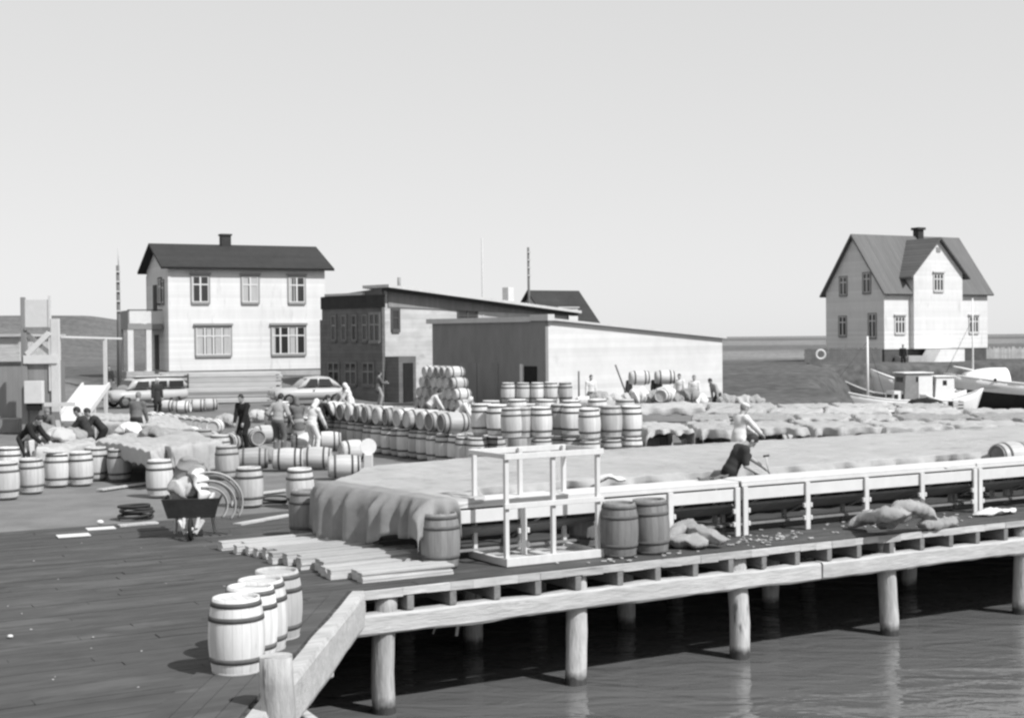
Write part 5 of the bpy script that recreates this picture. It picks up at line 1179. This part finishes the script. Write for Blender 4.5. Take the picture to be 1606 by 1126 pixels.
d = b-a; m = MB(); L0 = Vector((0, 0, a.z)); L1 = Vector((d.x, d.y, b.z))
m.prism([L0+Vector((-.45, 0, 0)), L0+Vector((.5, 0, 0)), L1+Vector((.5, 0, 0)), L1+Vector((-.45, 0, 0))], (0, .02, -.06)); m.build('slide', M['white'], t)
for x in (-.5, .55): MB().beam(L0+Vector((x, 0, .02)), L1+Vector((x, 0, .02)), .07, .2).build('side_rail', M['rack'] if x > 0 else M['white'], t)
for f, x in ((.9, -.4), (.9, .5), (.45, .5)): q = L0.lerp(L1, f); MB().box(q.x+x-.05, q.x+x+.05, q.y-.05, q.y+.05, 0, q.z-.05).build('leg', M['rack'], t)
a, b = A(-40, 524.5, 62), A(190, 531, 72); t = thing('flume_pipe', 'thin pale raised flume running left from the white house on a post', 'flume', (a.x, a.y, 0), 0)
MB().beam((0, 0, a.z), (b.x-a.x, b.y-a.y, b.z), .12, .09).build('trough', M['rack'], t)
for px in (161, 20):
    f = (px+40)/230; q = a.lerp(b, f)-a; MB().box(q.x-.08, q.x+.08, q.y-.08, q.y+.08, 0, a.z+(b.z-a.z)*f-.05).build('post', M['rack'], t)
def pole(label, px, ytop, ybot, Y, r, m, name='utility_pole', cat='pole', steps=0, thin=0):
    q = A(px, ybot, Y); zt_ = A(px, ytop, Y).z; gz = max(hgt(q.x, q.y), 0); t = thing(name, label, cat, (q.x, q.y, gz-.05), 0)
    MB().tube([(0, 0, 0), (.02, 0, (zt_-gz)*.5), (0, 0, zt_-gz)], [r, r*.85, r*.7], 10).build('shaft', M[m], t)
    if steps:
        for k in range(steps): MB().box(-r*.4, r*1.5, -r*1.15, -r*.7, zt_-gz-.4-.55*k, zt_-gz-.32-.55*k).build('step', M['rack'], t)
    if thin: MB().tube([(r*.3, 0, zt_-gz-.3), (r*.3, 0, zt_-gz+thin)], .03, 6).build('rod', M['trimpale'], t)
    return t
pole('slender dark pole with pale steps beside the porch of the white house', 187, 415, 592, 79, .13, 'pole', steps=5, thin=1.0)
pole('dark pole with pale bands rising behind the roof of the store', 830, 387, 560, 100, .12, 'pole', steps=4)
pole('thin white flag mast rising before the store roof', 758, 372, 600, 82, .07, 'trimpale', 'flag_mast', 'mast')
a = A(1262, 564, 106); b = A(1384, 566, 107); t = thing('board_fence', 'dark board fence left of the gabled house', 'fence', (a.x, a.y, 0), math.atan2(b.y-a.y, b.x-a.x)); L = math.hypot(b.x-a.x, b.y-a.y); ft = A(1300, 547, 106).z
m = MB()
for k in range(int(L/.2)): m.box(.2*k, .2*k+.19, 0, .03, 0, ft+random.uniform(-.05, .05))
m.build('boards', M['walldark'], t); MB().box(0, L, .032, .09, ft-.5, ft-.38).build('rail', M['darkwood'], t)
o = MB().ring((0, 0, 0), (0, 1, 0), .33, .08, 26, 8).build('life_ring', M['clothwhite']); q = A(1287, 556, 105.4); o.location = q; tag(o, 'white life ring hanging on the dark fence by the gabled house', 'life ring')
a = A(1468, 580, 117); b = A(1640, 578, 122); t = thing('picket_fence', 'pale picket fence right of the gabled house behind the boats', 'fence', (a.x, a.y, .6), math.atan2(b.y-a.y, b.x-a.x)); L = math.hypot(b.x-a.x, b.y-a.y); ft = A(1500, 547, 117).z-.6
m = MB()
for k in range(int(L/.16)): m.box(.16*k, .16*k+.10, 0, .025, 0, ft+random.uniform(-.12, .12))
m.build('pickets', M['oldwood'], t); MB().box(0, L, .027, .08, ft-.4, ft-.3).build('rail', M['oldwood'], t); MB().box(0, L, .027, .08, .3, .4).build('rail', M['oldwood'], t)

# ================================================================ BOATS
def boat(label, bow, head, L, Bm, f0, f1, f2, hullm, rim='boatwhite', name='boat', cat='boat', rake=.5, draft=.4, lower=None, wlz=None):
    """bow: world point above the stem foot; head: heading of the stern as seen from the bow; f0,f1,f2: sheer above water at bow, middle, stern"""
    t = thing(name, label, cat, (bow.x, bow.y, WATER), head); NS, NK = 20, 9
    def sheer(s): return f0*(1-s)**2+2*(f1*2-(f0+f2)/2)*s*(1-s)+f2*s*s
    def hb(s): return Bm/2*math.sin(math.pi*min(1, s*.55+.0)**.75)**.8 if s < .9 else Bm/2*math.sin(math.pi*(s*.55)**.75)**.8
    P = []
    for i in range(NS+1):
        s = i/NS; w = max(.02, Bm/2*(1-(1-min(1, s/.42))**2.2)*(1-.38*max(0, (s-.5)/.5)**2)); sh = sheer(s); row = []
        for k in range(-NK, NK+1):
            u = abs(k)/NK; y = math.copysign(w*math.sin(u*math.pi/2)**.75*(0.84+.16*u), k) if k else 0; z = -draft*(1-.5*(s-.5)**2)+(sh+draft)*u**1.5
            x = s*L-rake*(z/max(f0, .1))*(1-s)**3+(-.25*(z/max(f2, .1))*0)
            row.append((x, y, z))
        P.append(row)
    hm = MB().grid(P); b = len(hm.v)-(2*NK+1); hm.f.append(tuple(b+k for k in range(2*NK+1))); hm.m.append(0); hm.s.append(False)
    if lower is not None:
        for i, f in enumerate(hm.f):
            if len(f) == 4:
                k = i % (2*NK)
                kk = abs(k+.5-NK)/NK
                if kk > .80: hm.m[i] = 1
    h = hm.build('hull', [M[hullm], M['boatwhite']], t, fix=False); sm = h.modifiers.new('thickness', 'SOLIDIFY'); sm.thickness = .05; sm.offset = 0
    for s_ in (0, 2*NK): MB().tube([P[i][s_] for i in range(NS+1)], .055, 6).build('gunwale', M[rim], t)
    dk = MB().grid([[(P[i][NK].__getitem__(0)+0, y*.0+P[i][k][1]*.93, sheer(i/NS)-.28) for k, y in ((0, 0), (NK, 0), (2*NK, 0))] for i in range(1, NS)]); dk.build('deck', M['boatgrey'], t, fix=False)
    t['_'] = 0; del t['_']
    return t, sheer
def cabin(t, x0, x1, w, z0, z1, m='boatwhite', wins=2, name='cabin', roof=True):
    c = MB().prism([(x0, -w/2, z0), (x1, -w/2, z0), (x1-.05, -w/2, z1), (x0+.12, -w/2, z1)], (0, w, 0)).build(name, M[m], t, .015)
    if roof: MB().box(x0-.02, x1+.08, -w/2-.08, w/2+.08, z1+.003, z1+.07).build('roof', M['boatwhite'], c, .015)
    for k in range(wins):
        xx = x0+(x1-x0)*(k+.5)/wins; MB().box(xx-.14, xx+.14, -w/2-.012, -w/2-.002, z1-.55, z1-.22).build('window', M['glass'], c)
    MB().box(x0+.055, x0+.075, -w*.3, w*.3, z1-.55, z1-.25).build('window', M['glass'], c)
    return c
wz = lambda py, Y, px=1400: A(px, py, Y).z-WATER
bw_ = A(1303, 628, 93); t, sh = boat('white fishing boat with a tall pale mast and two white deckhouses moored beyond the burlap', bw_, R(6), 9.0, 2.6, wz(607, 93), wz(627, 93), wz(613, 94, 1530), 'boatwhite', draft=.6)
mx = (1363-1303)*93/2200; MB().tube([(mx, 0, .3), (mx, 0, wz(527, 93))], [.09, .06], 10).build('mast', M['boatwhite'], t)
c_ = (1413-1303)*93/2200; cabin(t, c_, c_+1.95, 1.9, .5, wz(586, 93), 'boatgrey', 1); MB().box(c_+1.0, c_+1.96, -.98, -.952, .8, wz(588, 93)-.1).build('cabin_front', M['boatwhite'], t)
cabin(t, c_+2.15, c_+3.55, 1.7, .6, wz(592, 93), 'boatwhite', 1); cabin(t, c_-.7, c_+.3, 1.5, .5, wz(613, 93), 'boatwhite', 2, 'hatch', False)
for k, (x, y) in enumerate(((mx+.2, 2.3), (mx+.2, -2.3))): pass
MB().tube([(mx, 0, wz(535, 93)), (.1, 0, wz(607, 93)+.05)], .012, 5).build('stay', M['iron'], t); MB().tube([(mx, 0, wz(535, 93)), (mx+1.5, .9, 1.0)], .012, 5).build('stay', M['iron'], t)
bw_ = A(1325, 615, 96.5); t, _ = boat('grey open rowing boat behind the bow of the white fishing boat', bw_, R(-12), 4.4, 1.5, wz(593, 96.5), wz(616, 96.5), wz(614, 96.5), 'boatgrey', 'oldwood', 'rowing_boat')
for x in (1.4, 2.4, 3.4): MB().box(x, x+.2, -.6, .6, .62, .66).build('thwart', M['oldwood'], t)
bw_ = A(1377, 605, 99); t, _ = boat('white open boat with high bow behind the mast', bw_, R(-14), 4.6, 1.7, wz(580, 99), wz(600, 99), wz(602, 99), 'boatwhite', 'boatwhite', 'rowing_boat')
for x in (1.5, 2.6): MB().box(x, x+.2, -.6, .6, 1.0, 1.05).build('thwart', M['oldwood'], t)
MB().box(.9, 1.3, -.4, .4, wz(600, 99)-.35, wz(592, 99)).build('box', M['boatgrey'], t)
bw_ = A(1503, 640, 97); t, _ = boat('large black-hulled vessel with white bulwark cut off by the right edge', bw_, R(-4), 16, 4.4, wz(588, 97, 1503), wz(607, 96, 1606), wz(600, 96, 1606), 'hull', 'boatwhite', 'fishing_vessel', rake=.9, draft=.8, lower=True)
cabin(t, 5.0, 8.2, 2.6, 1.2, wz(571, 96, 1600), 'boatwhite', 3, 'wheelhouse')
P = []
for i in range(13):
    s = i/12; x = .3+2.9*s; w = .35+1.15*math.sin(min(1, s*1.2)*math.pi/2); hgt_ = wz(597, 97, 1503)+(wz(577, 97, 1503)-wz(597, 97, 1503))*math.sin(min(1, .25+s)*math.pi/2)**.6
    P.append([(x, w*math.cos(a), wz(603, 97, 1503)-.2+(hgt_-wz(603, 97, 1503)+.2)*math.sin(a)) for a in np.linspace(0, math.pi, 11)])
fc = MB().grid(P).build('fore_cabin', M['boatwhite'], t, fix=False); sm = fc.modifiers.new('thickness', 'SOLIDIFY'); sm.thickness = .05
MB().grid([[p_ for p_ in P[-1][:6]], [p_ for p_ in P[-1][:4:-1]]], 0, False).build('fore_cabin_end', M['boatgrey'], t, fix=False)
o = MB().lathe([(.001, 0), (.11, 0)], 14).build('porthole', M['glass'], fc); o.location = (2.1, -1.52, wz(595, 97, 1503)); o.rotation_euler = (R(90), 0, 0)
MB().tube([(1.0, 0, .9), (1.0, 0, wz(468, 97, 1525))], [.07, .045], 8).build('mast', M['boatwhite'], t); MB().tube([(1.0, -.05, 2.6), (-.6, -1.2, wz(574, 97, 1490)), ], .05, 8).build('boom', M['boatwhite'], t)
MB().tube([(1.0, 0, wz(500, 97, 1525)), (-.9, 0, wz(590, 97, 1503)+.1)], .014, 5).build('stay', M['iron'], t)
bw_ = A(1530, 636, 91.5); t, _ = boat('small white boat before the black vessel, only its bow showing', bw_, R(186), 3.6, 1.4, wz(612, 91.5), wz(628, 91.5), wz(620, 91.5), 'boatwhite', 'boatwhite', 'rowing_boat')
MB().box(1.2, 1.4, -.5, .5, .8, .84).build('thwart', M['oldwood'], t)
# dark tarpaulin heap and crates at the quay edge
sack([A(1420, 640, 60), A(1440, 634, 60), A(1462, 634, 60), A(1482, 640, 60)], .32, 'dark tarpaulin heap on the far burlap before the white fishing boat', 'tarpaulin', 'tarpaulin', None, 'clothblack', .8, 30)
q = A(1495, 645, 58); t = thing('crate', 'open slatted fish crate on the quay before the black vessel', 'crate', (q.x, q.y, q.z), R(14)); bx = .5
for k in range(3):
    for (x0, x1, y0, y1) in ((0, bx, 0, .02), (0, bx, .38, .40)): MB().box(x0, x1, y0, y1, .14*k, .14*k+.09).build('slat', M['oldwood'], t)
for x in (0, bx-.03): MB().box(x, x+.03, .021, .379, 0, .40).build('end', M['darkwood'], t)
# clutter along the warehouse wall
g = 'sacks heaped by the warehouse wall'
for i, (x, y, r_, mt, lb) in enumerate(((1003, 619, .42, 'clothwhite', 'plump white sack under the left far barrel'), (1022, 622, .40, 'sack', 'pale sack between the two far barrels, lower'), (1044, 617, .44, 'clothwhite', 'large white sack below the right far barrel'),
    (1062, 626, .40, 'sack', 'sack with a dark gap to its left, near the white kerchiefs'), (1082, 618, .40, 'burlapdark', 'dark humped sack in the warehouse heap'), (1096, 626, .34, 'clothwhite', 'bright round sack in front of the dark humped one'),
    (1140, 627, .36, 'sack', 'sack beyond the far corner of the warehouse'), (1165, 630, .40, 'burlap', 'broad burlap sack at the end of the far heap'), (1185, 628, .34, 'sack', 'small sack at the far right end of the heap'),
    (940, 622, .36, 'sack', 'grey sack before the dark haired figure at the wall'), (962, 627, .38, 'burlap', 'burlap sack at the foot of the leaning pole'), (915, 628, .30, 'clothwhite', 'low white sack beside the far barrels'), (985, 626, .36, 'burlap', 'burlap sack left of the white sacks in the far heap'))):
    q = A(x, y+8, 55.5); sack([q+Vector((-.32, 0, 0)), q+Vector((0, .05, .12)), q+Vector((.34, .05, 0))], r_, lb, 'sack', 'sack', g, mt, .85, 40+i)
    d_ = 0
q = A(975, 612, 57.5); t = thing('hand_spar', 'thin slanting spar propped before the warehouse wall', 'spar', (q.x, q.y, 0), 0); MB().tube([(.35, 0, .6), (-.25, 0, A(962, 572, 57.5).z)], .035, 8).build('shaft', M['pole'], t)
q = A(908, 620, 60); t = thing('hand_spar', 'short upright spar near the left corner of the warehouse', 'spar', (q.x, q.y, 0), 0); MB().tube([(0, 0, 0), (0, 0, A(908, 582, 60).z)], .04, 8).build('shaft', M['pole'], t)

# ================================================================ WHEELBARROW AND ITS LOAD
wp = G(300, 846); t = thing('wheelbarrow', 'dark wheelbarrow facing the camera, loaded with sacks and hoops', 'wheelbarrow', wp, R(8))
m = MB(); S = [(-.40, .06, .36), (.40, .06, .36), (.49, -.06, .70), (-.49, -.06, .70)]
m.prism(S, (0, .03, .008)); m.prism([(-.40, .095, .36), (-.49, -.03, .70), (-.49, .95, .68), (-.38, .85, .42)], (.025, 0, 0)); m.prism([(.40, .095, .36), (.49, -.03, .70), (.49, .95, .68), (.38, .85, .42)], (-.025, 0, 0)); m.prism([(-.37, .10, .37), (.37, .10, .37), (.36, .84, .43), (-.36, .84, .43)], (0, 0, .025))
m.build('tray', M['iron'], t)
o = MB().ring((0, 0, 0), (1, 0, 0), .16, .035, 26, 8).build('wheel', M['tyre'], t); o.location = (0, -.12, .195); MB().lathe([(.001, -.05), (.03, -.05), (.03, .05), (.001, .05)], 10).build('hub', M['rack'], o).rotation_euler = (0, R(90), 0)
for s in (-1, 1):
    MB().beam((s*.10, -.16, .20), (s*.13, .12, .38), .05, .05).build('fork', M['oldwood'], t, .004); MB().beam((s*.13, .1, .345), (s*.28, 1.45, .62), .05, .06).build('handle', M['rack'], t, .004)
    MB().beam((s*.30, .72, .43), (s*.34, .80, .0), .05, .06).build('leg', M['oldwood'], t, .004); MB().beam((s*.20, .0, .33), (s*.07, -.16, .12), .07, .05).build('strut', M['oldwood'], t, .004)
cr, sr = math.cos(R(8)), math.sin(R(8))
def WB_(x, y, z): return wp+Vector((x*cr-y*sr, x*sr+y*cr, z))
g = 'sacks in the wheelbarrow'
sack([WB_(-.34, .2, .72), WB_(-.15, .3, .86), WB_(.06, .35, .74)], .22, 'round grey sack at the front of the wheelbarrow load', group=g, seed=60, squash=.9, mt='burlap')
sack([WB_(.02, .5, .62), WB_(.06, .42, .95), WB_(.10, .25, 1.18)], .20, 'upright pale sack rising from the wheelbarrow', group=g, seed=61, squash=.8, mt='burlapdark')
sack([WB_(.26, .0, .70), WB_(.16, .12, .94), WB_(.08, .2, 1.2)], .13, 'white sack leaning over the wheelbarrow front edge', group=g, seed=62, squash=.6, mt='clothwhite')
sack([WB_(-.30, .6, .6), WB_(-.1, .65, 1.05), WB_(-.02, .7, 1.35)], .26, 'tall burlap bundle at the back of the wheelbarrow load', group=g, seed=63, squash=.9, mt='burlapdark')
for k, (r_, cx, cz, t0, t1, y0, mt) in enumerate(((.58, .28, .60, 118, -30, .10, 'hooplight'), (.53, .27, .58, 112, -22, .20, 'lumber'), (.47, .27, .56, 110, -35, .04, 'hooplight'), (.41, .26, .58, 104, -12, .26, 'lumber'), (.36, .24, .56, 100, -40, .0, 'hooplight'))):
    pts = [WB_(cx+r_*math.cos(R(t0+(t1-t0)*i/24)), y0+.18*math.sin(i/24*2.4), cz+r_*.92*math.sin(R(t0+(t1-t0)*i/24))) for i in range(25)]
    o = MB().tube(pts, .046, 8, 0, True, True, .4).build('hoop', M[mt]); tag(o, 'bent pale wooden hoop arching over the wheelbarrow right side, '+['outermost', 'second from outside', 'middle one of five', 'fourth from outside', 'innermost'][k], 'hoop', 'hoops on the wheelbarrow')
for k in range(6):
    o = MB().ring((0, 0, 0), (random.uniform(-.1, .1), random.uniform(-.1, .1), 1), .31+random.uniform(-.03, .02), .02, 36, 6, 0, 1.3).build('hoop', M['iron']); o.location = G(214, 812)+Vector((random.uniform(-.04, .04), random.uniform(-.04, .04), .03+.042*k)); tag(o, 'dark hoop in the flat coil left of the wheelbarrow, '+['lowest on the ground', 'second from the ground', 'third from the ground', 'third from the top', 'second from the top', 'topmost'][k], 'hoop', 'dark hoops coiled on the ground')
for k in range(3):
    o = MB().ring((0, 0, 0), (random.uniform(-.1, .1), random.uniform(-.1, .1), 1), .27, .02, 36, 6).build('hoop', M['iron']); o.location = G(428, 790)+Vector((.03*k, .02*k, .025+.042*k)); tag(o, 'dark hoop lying right of the upright barrel by the wheelbarrow, '+['lowest', 'middle', 'topmost'][k], 'hoop', 'dark hoops beside the upright barrel')
